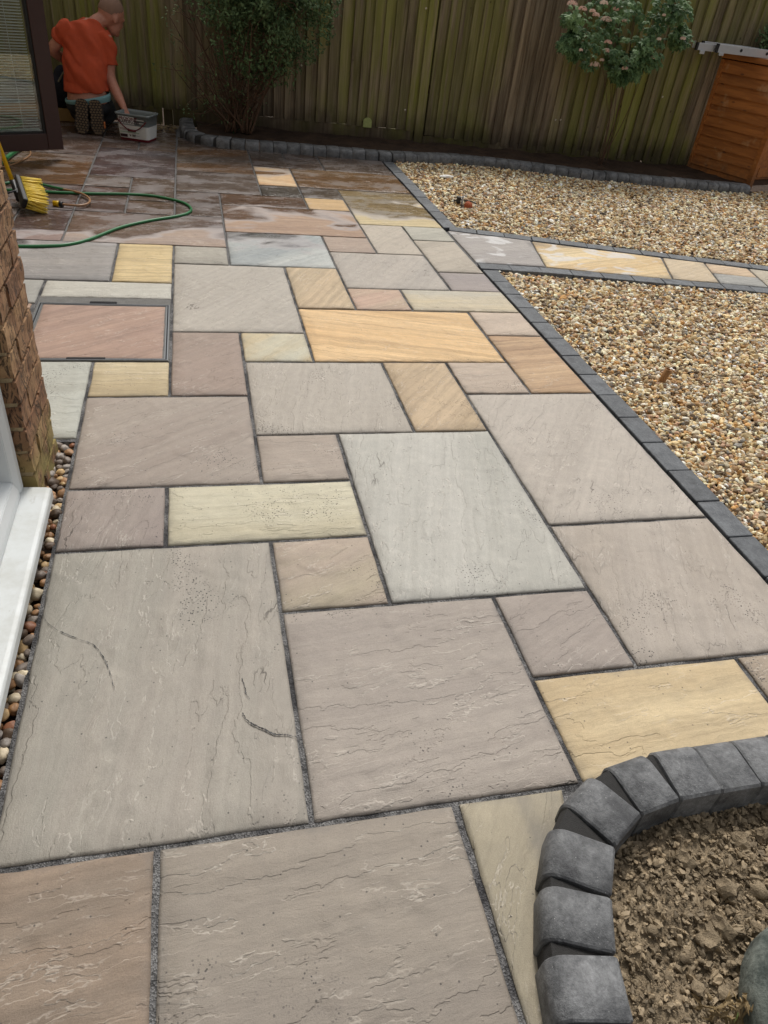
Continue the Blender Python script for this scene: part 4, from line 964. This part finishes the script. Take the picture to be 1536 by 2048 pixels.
plate('label_stripe', -TW * .44, TW * .22, .30, .34, PALEG, .0046); plate('label_stripe', TW * .02, TW * .22, .21, .225, GREY_L, .0046)
plate('label_stripe', -TW * .45, -TW * .12, .44, .455, MAROON, .0046); plate('label_stripe', -TW * .45, -TW * .16, .40, .412, MAROON, .0046)
plate('label_stripe', -TW * .45, -TW * .2, .13, .24, INK, .0046)
plate('side_text_block', TW * .27, TW * .44, .16, .48, LABW, .0046)
def text(body, x_, t, size, mat, parent):
    cu = bpy.data.curves.new('lettering', 'FONT'); cu.body = body; cu.size = size; cu.extrude = 0.0004; cu.offset = 0.0006
    tmp = bpy.data.objects.new('lettering', cu); COL.objects.link(tmp); dg = bpy.context.evaluated_depsgraph_get()
    me = bpy.data.meshes.new_from_object(tmp.evaluated_get(dg)); bpy.data.objects.remove(tmp)
    o = link('lettering', me, mat, parent, front(x_, t, .0056)); o.rotation_euler = (PI / 2 + fs * 1.0, 0, 0); return o
text('PROJOINT', -TW * .44, .765, .034, MAROON, tub); text('RAPIDFLOW', -TW * .44, .655, .031, INK, tub); text('W', -TW * .04, .16, .03, INK, tub); text('V', -TW * .13, .17, .022, INK, tub)
ha = [front(-TW * .49, .78, .004)] + [front(-TW * .47 + TW * .94 * k / 10, .78 - .38 * math.sin(PI * k / 10) ** .8, .014) for k in range(1, 10)] + [front(TW * .49, .78, .004)]
hh = obj('handle', tube(bmesh.new(), catmull(ha, 4), 0.0045, 8), MAROON, tub)
obj('grip', tube(bmesh.new(), [front(-TW * .14, .405, .016), front(TW * .12, .405, .016)], 0.009, 8), MAROON, hh)

# ================================================================== THE KNEELING MAN
def loft(bm, secs, seg=16, caps=True):
    rings = []
    for c, vx, vy in secs:
        c, vx, vy = Vector(c), Vector(vx), Vector(vy)
        rings.append([bm.verts.new(c + vx * math.cos(2 * PI * k / seg) + vy * math.sin(2 * PI * k / seg)) for k in range(seg)])
    for a, b in zip(rings, rings[1:]):
        for k in range(seg): bm.faces.new((a[k], a[(k + 1) % seg], b[(k + 1) % seg], b[k])).smooth = True
    if caps: bm.faces.new(rings[0][::-1]); bm.faces.new(rings[-1])
    return bm
def limb(bm, pts, rad, n=6, seg=12):
    P = catmull(pts, n); m_ = len(pts) - 1; r_ = []
    for i in range(len(P)):
        t = i / n; k = min(int(t), m_ - 1); f = t - k; f = f * f * (3 - 2 * f); r_.append(rad[k] * (1 - f) + rad[k + 1] * f)
    return tube(bm, P, r_, seg)
def ball(bm, c, r_, rot=None, sub=3):
    b2 = bmesh.new(); bmesh.ops.create_icosphere(b2, subdivisions=sub, radius=1.0); bmesh.ops.scale(b2, vec=r_, verts=b2.verts)
    if rot is not None: bmesh.ops.transform(b2, matrix=rot.to_4x4(), verts=b2.verts)
    bmesh.ops.translate(b2, vec=c, verts=b2.verts)
    for f in b2.faces: f.smooth = True
    merge(bm, b2); return bm
def fused(name, bm, mat, parent, voxel, smooth_it=6, fold=0.0, fscale=(9, 9, 3), loc=Vector((0, 0, 0))):
    """union of overlapping volumes as one continuous surface"""
    me = mesh_of(bm, name); tmp = bpy.data.objects.new('tmp', me); COL.objects.link(tmp)
    rm = tmp.modifiers.new('r', 'REMESH'); rm.mode = 'VOXEL'; rm.voxel_size = voxel
    s_ = tmp.modifiers.new('s', 'SMOOTH'); s_.iterations = smooth_it; s_.factor = 0.5
    dg = bpy.context.evaluated_depsgraph_get(); me2 = bpy.data.meshes.new_from_object(tmp.evaluated_get(dg)); bpy.data.objects.remove(tmp)
    if fold:
        nrm = [v.normal.copy() for v in me2.vertices]
        for v, n_ in zip(me2.vertices, nrm):
            q = Vector((v.co.x * fscale[0] + v.co.z * 5, v.co.y * fscale[1], v.co.z * fscale[2]))
            v.co += n_ * (abs(noise.noise(q)) * fold * 2 - fold * .5 + noise.noise(q * 2.3) * fold * .35)
    for v in me2.vertices: v.co -= loc
    for p in me2.polygons: p.use_smooth = True
    me2.materials.clear(); return link(name, me2, mat, parent)
ML = Vector((-0.41, 6.66, 0)); man = tag(empty('person', ML), 'kneeling person in orange shirt reaching into the plastic tub', 'person')
def make_skin():
    b = NB('skin'); p = b.ocoord(); n = b.noise(p, 40.0, 4.0, 0.6); b.base(b.mix(n, s2l((168, 108, 88)), s2l((206, 148, 124)))); b.rough(0.5)
    try: b.p.inputs['Subsurface Weight'].default_value = 0.05; b.p.inputs['Subsurface Radius'].default_value = (0.01, 0.004, 0.002)
    except Exception: pass
    return b.m
SKIN = make_skin(); ORANGE = simple('orange_cotton', (184, 74, 40), 0.9, 0, 0.25, 16); TEAL = simple('teal_waistband', (112, 150, 152), 0.8, 0, .12, 60); DARKT = simple('dark_work_trousers', (36, 38, 40), 0.9, 0, .3, 30); SOLE = simple('worn_tan_sole', (116, 98, 76), 0.85, 0, .3, 70); BOOT = simple('dark_boot_leather', (48, 40, 34), 0.7, 0, .3, 40); STUB = simple('cropped_brown_hair', (138, 108, 90), 0.9, 0, .25, 300)
HC = Vector((-0.175, 6.865, 0.835)); face = Vector((0.70, 0.50, -0.42)).normalized(); upv = Vector((0.32, 0.12, 0.93)); upv = (upv - face * upv.dot(face)).normalized(); lft = upv.cross(face).normalized()
HM = Matrix((face, lft, upv)).transposed(); HS_ = 1.08; HM2 = HM * HS_
def hp(x_, y_, z_): return HC + HM @ Vector((x_, y_, z_)) * HS_
body = bmesh.new()
loft(body, [((-.415, 6.63, .16), (.14, 0, 0), (0, .10, 0)), ((-.415, 6.63, .24), (.165, 0, 0), (0, .12, 0)), ((-.415, 6.645, .34), (.15, 0, 0), (0, .105, 0)), ((-.40, 6.69, .52), (.162, 0, -.01), (0, .11, 0)), ((-.38, 6.745, .65), (.165, .02, -.03), (0, .10, -.03)), ((-.35, 6.775, .735), (.13, .02, -.03), (0, .075, -.02)), ((-.315, 6.80, .79), (.06, .01, -.02), (0, .055, -.02))], 20)
limb(body, [(-.335, 6.79, .75), (-.27, 6.82, .80), (-.20, 6.85, .815)], [.062, .056, .055])
ball(body, hp(-.012, 0, .025), (.100, .077, .100), HM2); ball(body, hp(.040, 0, -.052), (.055, .054, .070), HM2); ball(body, hp(.075, 0, -.088), (.028, .032, .024), HM2); ball(body, hp(.093, 0, -.020), (.02, .013, .026), HM2); ball(body, hp(.078, 0, .022), (.018, .052, .014), HM2); ball(body, hp(.086, 0, -.058), (.014, .022, .008), HM2)
for s_ in (-1, 1):
    ball(body, hp(-.004, s_ * .079, -.012), (.019, .009, .032), HM2, 2); ball(body, hp(.072, s_ * .031, .002), (.012, .014, .009), HM2, 2)
# arms
RA = [(-.235, 6.765, .70), (-.215, 6.725, .56), (-.222, 6.70, .415), (-.172, 6.625, .30), (-.125, 6.555, .215)]
limb(body, RA, [.06, .052, .045, .042, .03])
LA = [(-.53, 6.735, .715), (-.605, 6.72, .63), (-.655, 6.745, .565), (-.60, 6.85, .50), (-.53, 6.92, .45)]
limb(body, LA, [.05, .046, .043, .04, .03])
def hand(c, d, side, palm_n):
    c, d, side, palm_n = Vector(c), Vector(d).normalized(), Vector(side).normalized(), Vector(palm_n).normalized()
    loft(body, [(c - d * .01, side * .026, palm_n * .020), (c + d * .04, side * .036, palm_n * .015), (c + d * .085, side * .038, palm_n * .012)], 12)
    for k, (o_, l_) in enumerate(((-.029, .062), (-.010, .074), (.010, .070), (.028, .055))):
        b0 = c + d * .078 + side * o_; b1 = b0 + d * l_ * .5 + palm_n * .006; b2 = b1 + d * l_ * .38 + palm_n * .022
        limb(body, [b0, b1, b2], [.0095, .009, .0075], 4, 8)
    limb(body, [c + d * .02 - side * .026, c + d * .05 - side * .048 + palm_n * .012, c + d * .078 - side * .05 + palm_n * .026], [.012, .0105, .0085], 4, 8)
hand((-.118, 6.545, .205), (.28, -.25, -.8), (.8, .5, .1), (-.1, .9, -.35)); hand((-.525, 6.925, .445), (.7, .45, -.45), (-.1, .7, .5), (.3, -.3, -.8))
# thighs and shanks
for s_, hx, kx, axx in ((-1, -.485, -.56, -.445), (1, -.345, -.285, -.365)):
    limb(body, [(hx, 6.63, .20), ((hx + kx) / 2, 6.82, .17), (kx, 6.99, .085)], [.085, .078, .055]); limb(body, [(kx, 6.99, .075), ((kx + axx) / 2, 6.78, .075), (axx, 6.54, .14)], [.05, .048, .036])
fused('body', body, SKIN, man, .0075, 5, loc=ML)
# shirt
sh = bmesh.new()
loft(sh, [((-.415, 6.635, .305), (.178, 0, .012), (0, .128, .01)), ((-.415, 6.64, .37), (.172, 0, 0), (0, .122, 0)), ((-.405, 6.685, .52), (.18, 0, -.01), (0, .125, 0)), ((-.385, 6.74, .65), (.18, .02, -.03), (0, .115, -.03)), ((-.352, 6.775, .742), (.148, .02, -.03), (0, .088, -.02)), ((-.318, 6.80, .79), (.072, .01, -.02), (0, .062, -.02))], 28)
limb(sh, [(-.27, 6.765, .705), (-.225, 6.745, .64), (-.213, 6.72, .545), (-.215, 6.715, .50)], [.078, .076, .066, .068], 6, 16)
limb(sh, [(-.49, 6.74, .715), (-.555, 6.73, .69), (-.612, 6.722, .625)], [.078, .07, .062], 6, 16)
fused('shirt', sh, ORANGE, man, .007, 3, .019, (8, 8, 4), loc=ML)
# trousers, waistband
tr = bmesh.new()
ball(tr, (-.415, 6.64, .185), (.185, .135, .095))
for s_, hx, kx, axx in ((-1, -.485, -.56, -.445), (1, -.345, -.285, -.365)):
    limb(tr, [(hx, 6.63, .19), ((hx + kx) / 2, 6.82, .17), (kx, 7.0, .085)], [.10, .092, .07]); limb(tr, [(kx, 6.99, .08), ((kx + axx) / 2, 6.78, .08), (axx, 6.56, .13)], [.066, .06, .052])
fused('trousers', tr, DARKT, man, .011, 5, .005, loc=ML)
wbm = bmesh.new(); loft(wbm, [((-.412, 6.632, .222), (.182, 0, .022), (0, .140, .002)), ((-.412, 6.632, .245), (.188, 0, .03), (0, .145, .004)), ((-.412, 6.632, .268), (.184, 0, .036), (0, .140, .006)), ((-.412, 6.632, .262), (.176, 0, .034), (0, .132, .006))], 32, False)
bmesh.ops.translate(wbm, vec=-ML, verts=wbm.verts); obj('waistband', wbm, TEAL, man)
# cropped hair: upper shell of the skull
hb = bmesh.new(); bmesh.ops.create_icosphere(hb, subdivisions=4, radius=1.0)
for v in list(hb.verts):
    if v.co.z < -0.08 - 0.25 * (v.co.x < -0.2) + max(0, v.co.x) * 0.75: hb.verts.remove(v)
for v in hb.verts: v.co = hp(-.014 + v.co.x * .1012, v.co.y * .0785, .027 + v.co.z * .1012) - ML
for f in hb.faces: f.smooth = True
obj('cropped_hair', hb, STUB, man)
for s_, (bx_, tilt) in enumerate(((-.472, .10), (-.335, -.04))):
    c0_ = Vector((bx_, 6.45, 0)); bt = obj('boot', limb(bmesh.new(), [(0, .035, .03), (0, .045, .10), (0, .05, .17), (0, .075, .22)], [.036, .042, .044, .046]), BOOT, man, c0_ - ML); bt.rotation_euler = (R(-6), tilt, 0)
    so = bmesh.new(); out = []; bt.scale = (1.22, 1, 1)
    for k in range(20):
        a = 2 * PI * k / 20; z_ = .135 + .132 * math.sin(a); wv_ = (.046 + .007 * math.cos(2 * (z_ - .06) / .2 * PI) - (.006 if .1 < z_ < .17 else 0)); out.append((wv_ * (abs(math.cos(a)) ** .6) * (1 if math.cos(a) > 0 else -1), z_))
    fa = [so.verts.new((x_, -.012, z_)) for x_, z_ in out]; fb = [so.verts.new((x_, .016, z_)) for x_, z_ in out]; so.faces.new(fa[::-1]); so.faces.new(fb)
    for k in range(20): so.faces.new((fa[k], fa[(k + 1) % 20], fb[(k + 1) % 20], fb[k]))
    bmesh.ops.recalc_face_normals(so, faces=so.faces); sole = obj('sole', so, BOOT, bt)
    lg = bmesh.new()
    for iz in range(13):
        z_ = .018 + iz * .0195; hw = .04 - (.008 if iz in (0, 12) else 0) - (.012 if iz == 0 else 0)
        for ix in range(4):
            x_ = -hw + (2 * hw) * (ix + .5) / 4 + (.004 if iz % 2 else -.004); box(lg, (x_, -.015, z_), (.013, .008, .012), Matrix.Rotation(.5 if (ix + iz) % 2 else -.5, 3, 'Y'))
    obj('tread', lg, SOLE, sole)
obj('sole_patch', bx((-.362 + .043, 6.433, .075) - ML if 0 else Vector((-.282, 6.436, .085)) - ML, (.012, .02, .05), bev=.004), simple('orange_rubber', (200, 116, 60), .7), man)

# timber and tool bag behind him
plank = obj('timber_baulk', bx((0, 0, 0), (0.95, 0.1, 0.1), bev=.004), simple('yellow_timber', (150, 122, 76), .8, 0, .25, 20, .003), None, (-0.86, 6.98, 0.052)); plank.rotation_euler = (0, 0, .03); tag(plank, 'yellowish timber baulk lying behind the kneeling man', 'timber')
BAG = simple('dark_blue_canvas', (26, 28, 38), .9, 0, .4, 40)
bg_ = bmesh.new(); ball(bg_, (0, 0, .13), (.17, .09, .13)); ball(bg_, (.05, 0, .25), (.06, .05, .09)); ball(bg_, (-.09, .0, .2), (.08, .06, .08))
bag = fused('tool_bag', bg_, BAG, None, .012, 3, .012); bag.location = (-0.70, 6.99, 0.10); tag(bag, 'dark canvas tool bag slumped on the timber baulk', 'tool bag')
obj('strap', tube(bmesh.new(), catmull([(.02, -.07, .2), (.1, -.08, .3), (.14, -.02, .24), (.12, .0, .16)], 6), .009, 6), simple('grey_strap', (120, 116, 100), .8), bag)

# ================================================================== PLANTS
def make_leaf(name, a, c, tr=0.25):
    b = NB(name); p = b.pos(); n = b.noise(p, 7.0, 3.0, 0.6); f = b.noise(p, 90.0, 2.0)
    col = b.mix(b.smooth(b.math('ADD', b.math('MULTIPLY', n, .6), b.math('MULTIPLY', f, .4)), .34, .66), s2l(a), s2l(c)); b.base(col); b.rough(0.62); b.p.inputs['Specular IOR Level'].default_value = 0.3
    t = b.n('ShaderNodeBsdfTranslucent'); b.l(col, t.inputs[0]); mx = b.n('ShaderNodeMixShader'); mx.inputs[0].default_value = tr
    b.l(b.p.outputs[0], mx.inputs[1]); b.l(t.outputs[0], mx.inputs[2]); b.l(mx.outputs[0], b.out.inputs['Surface']); return b.m
LEAF1 = make_leaf('dark_shrub_leaf', (56, 78, 48), (122, 146, 98)); LEAF2 = make_leaf('viburnum_leaf', (58, 88, 54), (128, 156, 104)); BARK = simple('brown_bark', (98, 74, 56), .9, 0, .35, 60, .003); PETAL = make_leaf('pinkish_white_petal', (214, 168, 154), (240, 224, 206), .3)
def leaf(bm, c, d, up, l, w_, bend=.25, lobes=False):
    d = d.normalized(); s_ = d.cross(up)
    if s_.length < 1e-3: s_ = d.cross(Vector((1, 0, 0)))
    s_.normalize(); n_ = s_.cross(d)
    def P(a, b, h): return bm.verts.new(c + d * (a * l) + s_ * (b * w_) + n_ * (h * l))
    a0 = P(0, 0, 0); m0 = P(.5, 0, .04); t0 = P(1, 0, -bend)
    if lobes:
        L_ = [P(.22, .75, -.05), P(.45, .42, 0), P(.68, .95, -.15), P(.78, .35, -.1)]; R_ = [P(.22, -.75, -.05), P(.45, -.42, 0), P(.68, -.95, -.15), P(.78, -.35, -.1)]
        for S in (L_, R_):
            bm.faces.new((a0, S[0], S[1], m0)); bm.faces.new((m0, S[1], S[2], S[3])); bm.faces.new((m0, S[3], t0))
    else:
        l1 = P(.45, .5, -.03 - bend * .2); r1 = P(.45, -.5, -.03 - bend * .2); bm.faces.new((a0, l1, t0, m0)); bm.faces.new((a0, m0, t0, r1))
rv = random.Random(77)
def rvec(): return Vector((rv.gauss(0, 1), rv.gauss(0, 1), rv.gauss(0, 1))).normalized()
# left shrub
S0 = Vector((0.86, 6.86, 0.04)); shrub = tag(empty('shrub', S0), 'large dark leafy shrub with bare brown twigs against the fence', 'shrub')
st = bmesh.new(); tips = []
for k in range(38):
    a = rv.uniform(-1, 1); tx = 0.72 + a * 0.62 + rv.uniform(-.1, .1); tz = rv.uniform(.55, 1.75); ty = 6.80 + rv.uniform(-.33, .22)
    if a < -.2: tz *= rv.uniform(.5, 1)
    e = Vector((tx + .12, ty, tz)); m1 = S0.lerp(e, .4) + Vector((rv.uniform(-.1, .1), rv.uniform(-.08, .08), rv.uniform(-.05, .1))); P_ = catmull([S0 + Vector((rv.uniform(-.12, .12), rv.uniform(-.08, .08), 0)), m1, e], 5)
    r0 = rv.uniform(.005, .013); tube(st, [p - S0 for p in P_], [r0 * (1 - .75 * i / (len(P_) - 1)) for i in range(len(P_))], 5); tips.append((P_, e))
    for j in range(4):
        b0 = P_[rv.randrange(3, len(P_))]; b1 = b0 + Vector((rv.uniform(-.28, .28), rv.uniform(-.2, .2), rv.uniform(-.12, .28))); tube(st, [p - S0 for p in (b0, b0.lerp(b1, .5) + rvec() * .03, b1)], [.0035, .0026, .0014], 4); tips.append(([b0, b1], b1))
# the crooked bare limb on the right
lim = catmull([S0 + Vector((.02, -.05, .03)), at_y(500, 205, 6.78), at_y(530, 180, 6.76), at_y(548, 150, 6.76), at_y(560, 120, 6.78)], 6); tube(st, [p - S0 for p in lim], [.014 * (1 - .6 * i / (len(lim) - 1)) for i in range(len(lim))], 7)
for (a_, b_) in (((530, 180), (517, 135)), ((540, 165), (558, 160)), ((500, 205), (520, 202)), ((548, 150), (545, 130))):
    p0, p1 = at_y(*a_, 6.77), at_y(*b_, 6.74); tube(st, [p - S0 for p in (p0, p0.lerp(p1, .5) + rvec() * .012, p1)], [.007, .005, .003], 5)
obj('stems', st, BARK, shrub)
lf = bmesh.new(); cnt = 0
while cnt < 11500:
    q = Vector((rv.gauss(0, .5), rv.gauss(0, .5), rv.gauss(0, .5)))
    if q.length > 1: continue
    c = Vector((1.08 + q.x * .68, 6.76 + q.y * .36, 1.18 + q.z * .74))
    lowlim = .44 - .25 * max(0, (1.0 - abs(c.x - 1.15) * 2)) + (.38 if c.x < .7 else 0) * min(1, (.78 - c.x) * 3 + .3)
    if c.z < lowlim and rv.random() > .06: continue
    dens = noise.noise(c * 4.5) + .35 * noise.noise(c * 11)
    if dens < .0 and rv.random() > .10: continue
    leaf(lf, c - S0, rvec() + Vector((.1, -.4, -.25)), Vector((0, -.5, 1)) + rvec() * .6, rv.uniform(.028, .05), rv.uniform(.016, .026)); cnt += 1
for (P_, e) in tips:
    for j in range(6):
        c = P_[-1] + rvec() * .05; leaf(lf, c - S0, rvec(), Vector((0, 0, 1)), rv.uniform(.02, .035), .014)
obj('crown', lf, LEAF1, shrub)
# flowering bush on the right
V0 = Vector((4.46, 6.52, 0.05)); vib = tag(empty('flowering_bush', V0), 'bush with lobed green leaves and pinkish white flower heads by the fence', 'bush')
st = bmesh.new()
for k in range(9):
    e = Vector((4.3 + rv.uniform(-.4, .45), 6.5 + rv.uniform(-.15, .15), rv.uniform(1.0, 1.5))); P_ = catmull([V0 + Vector((rv.uniform(-.04, .04), rv.uniform(-.03, .03), 0)), V0.lerp(e, .35) + Vector((0.05, 0, .05)) + rvec() * .03, e], 5)
    r0 = rv.uniform(.003, .0055); tube(st, [p - V0 for p in P_], [r0 * (1 - .6 * i / 10) for i in range(len(P_))], 5)
obj('stems', st, BARK, vib)
lf = bmesh.new(); cnt = 0; VC = Vector((4.32, 6.48, 1.30))
lob = [(Vector((4.05, 6.47, 1.10)), (.26, .2, .22)), (Vector((4.32, 6.46, 1.02)), (.28, .22, .17)), (Vector((4.55, 6.48, 1.12)), (.25, .22, .22)), (Vector((4.2, 6.5, 1.42)), (.5, .26, .26)), (Vector((4.68, 6.5, 1.38)), (.22, .2, .2)), (Vector((3.84, 6.45, 1.04)), (.12, .1, .09)), (Vector((4.86, 6.47, 1.2)), (.1, .1, .09)), (Vector((4.40, 6.45, .88)), (.12, .1, .08)), (Vector((3.80, 6.45, 1.28)), (.1, .1, .1))]
while cnt < 1500:
    c0_, rr_ = rv.choice(lob); q = rvec() * rv.random() ** .45; c = c0_ + Vector((q.x * rr_[0], q.y * rr_[1], q.z * rr_[2]))
    if noise.noise(c * 4.6) + .4 * noise.noise(c * 10) < .05 and rv.random() > .06: continue
    leaf(lf, c - V0, Vector((q.x, q.y - .5, q.z * .3 - .45)) + rvec() * .6, Vector((0, -.6, 1)) + rvec() * .4, rv.uniform(.055, .10), rv.uniform(.026, .042), .35, True); cnt += 1
obj('crown', lf, LEAF2, vib)
fl_px = [(1145, 8), (1165, 18), (1185, 22), (1192, 30), (1208, 6), (1212, 40), (1232, 18), (1216, 85), (1213, 102), (1190, 130), (1250, 137), (1307, 115), (1366, 77), (1204, 120), (1162, 100), (1250, 42), (1318, 78), (1328, 30)]
for i_, (fx, fy) in enumerate(fl_px):
    fc = at_y(fx, fy, 6.27 if fy < 100 else 6.30); bm = bmesh.new(); rr_ = rv.uniform(.026, .05) if i_ < 11 else rv.uniform(.014, .026)
    for k in range(70):
        q = rvec(); q.z = abs(q.z) * .7 - .15; c = q * rr_
        for j in range(4):
            a = j * PI / 2 + k; tv = q.cross(Vector((.3, .2, 1))).normalized(); bv = q.cross(tv); dd = tv * math.cos(a) + bv * math.sin(a); sd2 = q.cross(dd); z_ = .0055
            bm.faces.new([bm.verts.new(c + v) for v in (Vector((0, 0, 0)), dd * z_ + sd2 * z_ * .6, dd * z_ * 1.5 + q * .001, dd * z_ - sd2 * z_ * .6)])
    obj('flower_head', bm, PETAL, vib, fc - V0)
for (a_, b_) in (((1350, 55), (1366, 77)), ((1305, 90), (1307, 115))):
    obj('twig', tube(bmesh.new(), [at_y(*a_, 6.36) - V0, at_y(*b_, 6.28) - V0], .003, 5), LEAF2, vib)
# dark ivy behind the store
iv = bmesh.new(); I0 = at_y(1535, 75, 6.70); I0 = Vector((I0.x + .15, I0.y, 0.0))
for k in range(900):
    q = rvec() * rv.random() ** .4; c = Vector((q.x * .26, q.y * .1, 1.25 + q.z * .22)); leaf(iv, c, rvec() + Vector((0, -.5, -.3)), Vector((0, -.5, 1)), rv.uniform(.03, .055), .025)
ivy = empty('climbing_plant', I0); tag(ivy, 'dark green leafy climber behind the ladder at the fence', 'plant'); obj('crown', iv, LEAF1, ivy); obj('stem', tube(bmesh.new(), [(0, .02, 0), (.02, .0, .6), (0, 0, 1.25)], [.012, .01, .006], 6), BARK, ivy)

# ================================================================== SMALL THINGS ON THE GRAVEL
PIPE = simple('brown_pipe', (150, 104, 54), .6, 0, .25, 60); pb = at_z(1325, 760, -.005)
pp = bmesh.new(); lathe(pp, [(.0165, -.03), (.0165, .058), (.013, .058), (.013, -.03)], 18); pipe = obj('pipe_stub', pp, PIPE, None, pb); pipe.rotation_euler = (R(4), R(8), 0); tag(pipe, 'short brown pipe stub standing up out of the near gravel', 'pipe')
sp_ = at_z(927, 412, 0); spk = tag(empty('garden_spotlight', sp_), 'small rusty and black garden spotlight poking out of the far gravel', 'garden light')
bm = bmesh.new(); lathe(bm, [(.001, .0), (.03, .004), (.034, .02), (.026, .034), (.001, .036)], 14); hd = obj('lamp_head', bm, simple('terracotta_rust', (158, 78, 40), .8, 0, .3, 60), spk, (0.02, -.03, .004)); hd.rotation_euler = (R(50), R(20), 0)
obj('bracket', bx((-.03, .05, .03), (.03, .03, .05), bev=.004), PLAS, spk); obj('clip', bx((.0, .045, .03), (.014, .014, .06), bev=.003), simple('grey_clip', (176, 180, 184), .5), spk)
obj('lead', tube(bmesh.new(), catmull([(-.06, .08, .015), (0, .06, .03), (.08, .06, .02), (.12, .05, .01)], 6), .005, 6), PLAS, spk)
wst = link('white_flint', rock_mesh(rk, 3, .3), simple('white_flint_stone', (232, 230, 224), .6, 0, .08, 40), None, at_z(893, 353, .012)); wst.scale = (.062, .03, .014); wst.rotation_euler = (0, 0, .12); tag(wst, 'large flat white flint lying on the far gravel', 'stone')

# ================================================================== NEAR BED: POT AND WITHERED PLANT
def make_pot():
    b = NB('lichened_grey_green_pot'); p = b.pos(); n = b.noise(p, 22.0, 6.0, .7); g = b.noise(p, 220.0, 3.0, .7)
    col = b.mix(b.smooth(n, .35, .68), s2l((74, 82, 78)), s2l((140, 146, 138))); col = b.mix(.5, col, b.mix(g, (.55, .55, .55), (1.4, 1.4, 1.4)), 'MULTIPLY')
    sp = b.smooth(b.voro(p, 60.0), .16, .09); col = b.mix(b.math('MULTIPLY', sp, .8), col, (.05, .05, .045)); b.base(col); b.rough(.6); b.bump(b.math('ADD', b.math('MULTIPLY', n, .006), b.math('MULTIPLY', g, .001)), 1., .8); return b.m
pc = Vector((1.445, -0.535, -0.06)); bm = bmesh.new(); lathe(bm, [(.001, -.02), (.12, -.02), (.165, .03), (.185, .09), (.18, .14), (.15, .185), (.12, .205), (.118, .215), (.132, .222), (.132, .235), (.118, .238), (.105, .228), (.10, .2), (.001, .19)], 40)
pot = obj('garden_pot', bm, make_pot(), None, pc); tag(pot, 'round grey green weathered pot half buried in the dry soil bed', 'pot')
DRY = make_leaf('withered_leaf', (108, 90, 62), (172, 150, 112), .2); GRN = make_leaf('fresh_green_leaf', (96, 118, 62), (156, 172, 104), .3)
W0 = at_z(1462, 2062, -.01); wp = tag(empty('withered_plant', W0), 'withered brown plant with a few green blades beside the pot', 'plant'); st = bmesh.new(); lf = bmesh.new(); gr = bmesh.new()
for (tx, ty, hz_) in ((1520, 1985, .05), (1480, 1995, .045), (1455, 2010, .04), (1420, 2030, .02), (1500, 2005, .05), (1405, 2012, .01), (1560, 2010, .06)):
    e = at_z(tx, ty, hz_); P_ = catmull([W0 + rvec() * .006, W0.lerp(e, .5) + Vector((0, 0, .03)), e], 5); tube(st, [p - W0 for p in P_], [.0028 * (1 - .5 * i / 10) for i in range(len(P_))], 5)
    for k in range(8): leaf(lf, P_[-1 - k % 4] - W0 + rvec() * .010, rvec(), rvec(), rv.uniform(.012, .024), rv.uniform(.006, .011), .5)
for k in range(16):
    c = W0 + Vector((rv.uniform(-.03, .07), rv.uniform(-.05, .015), .005)); leaf(gr, c - W0, Vector((rv.uniform(-.6, .7), rv.uniform(-.3, .5), .35)), Vector((0, 0, 1)), rv.uniform(.035, .06), .012, .3)
obj('stem', st, DRY, wp); obj('withered_leaves', lf, DRY, wp); obj('green_leaves', gr, GRN, wp)
# white root hairs by the pot
# loose leaf litter at the back of the paving
lt = bmesh.new()
for k in range(260):
    c = Vector((rv.uniform(-.05, .30), 6.98 + rv.gauss(0, .07), .008)); leaf(lt, c, Vector((rv.gauss(0, 1), rv.gauss(0, 1), .2)), Vector((0, 0, 1)), rv.uniform(.02, .045), rv.uniform(.012, .022), .2)
ltt = obj('leaf_litter', lt, DRY); ltt['kind'] = 'stuff'; ltt['label'] = 'dead brown leaves swept up at the back of the paving'
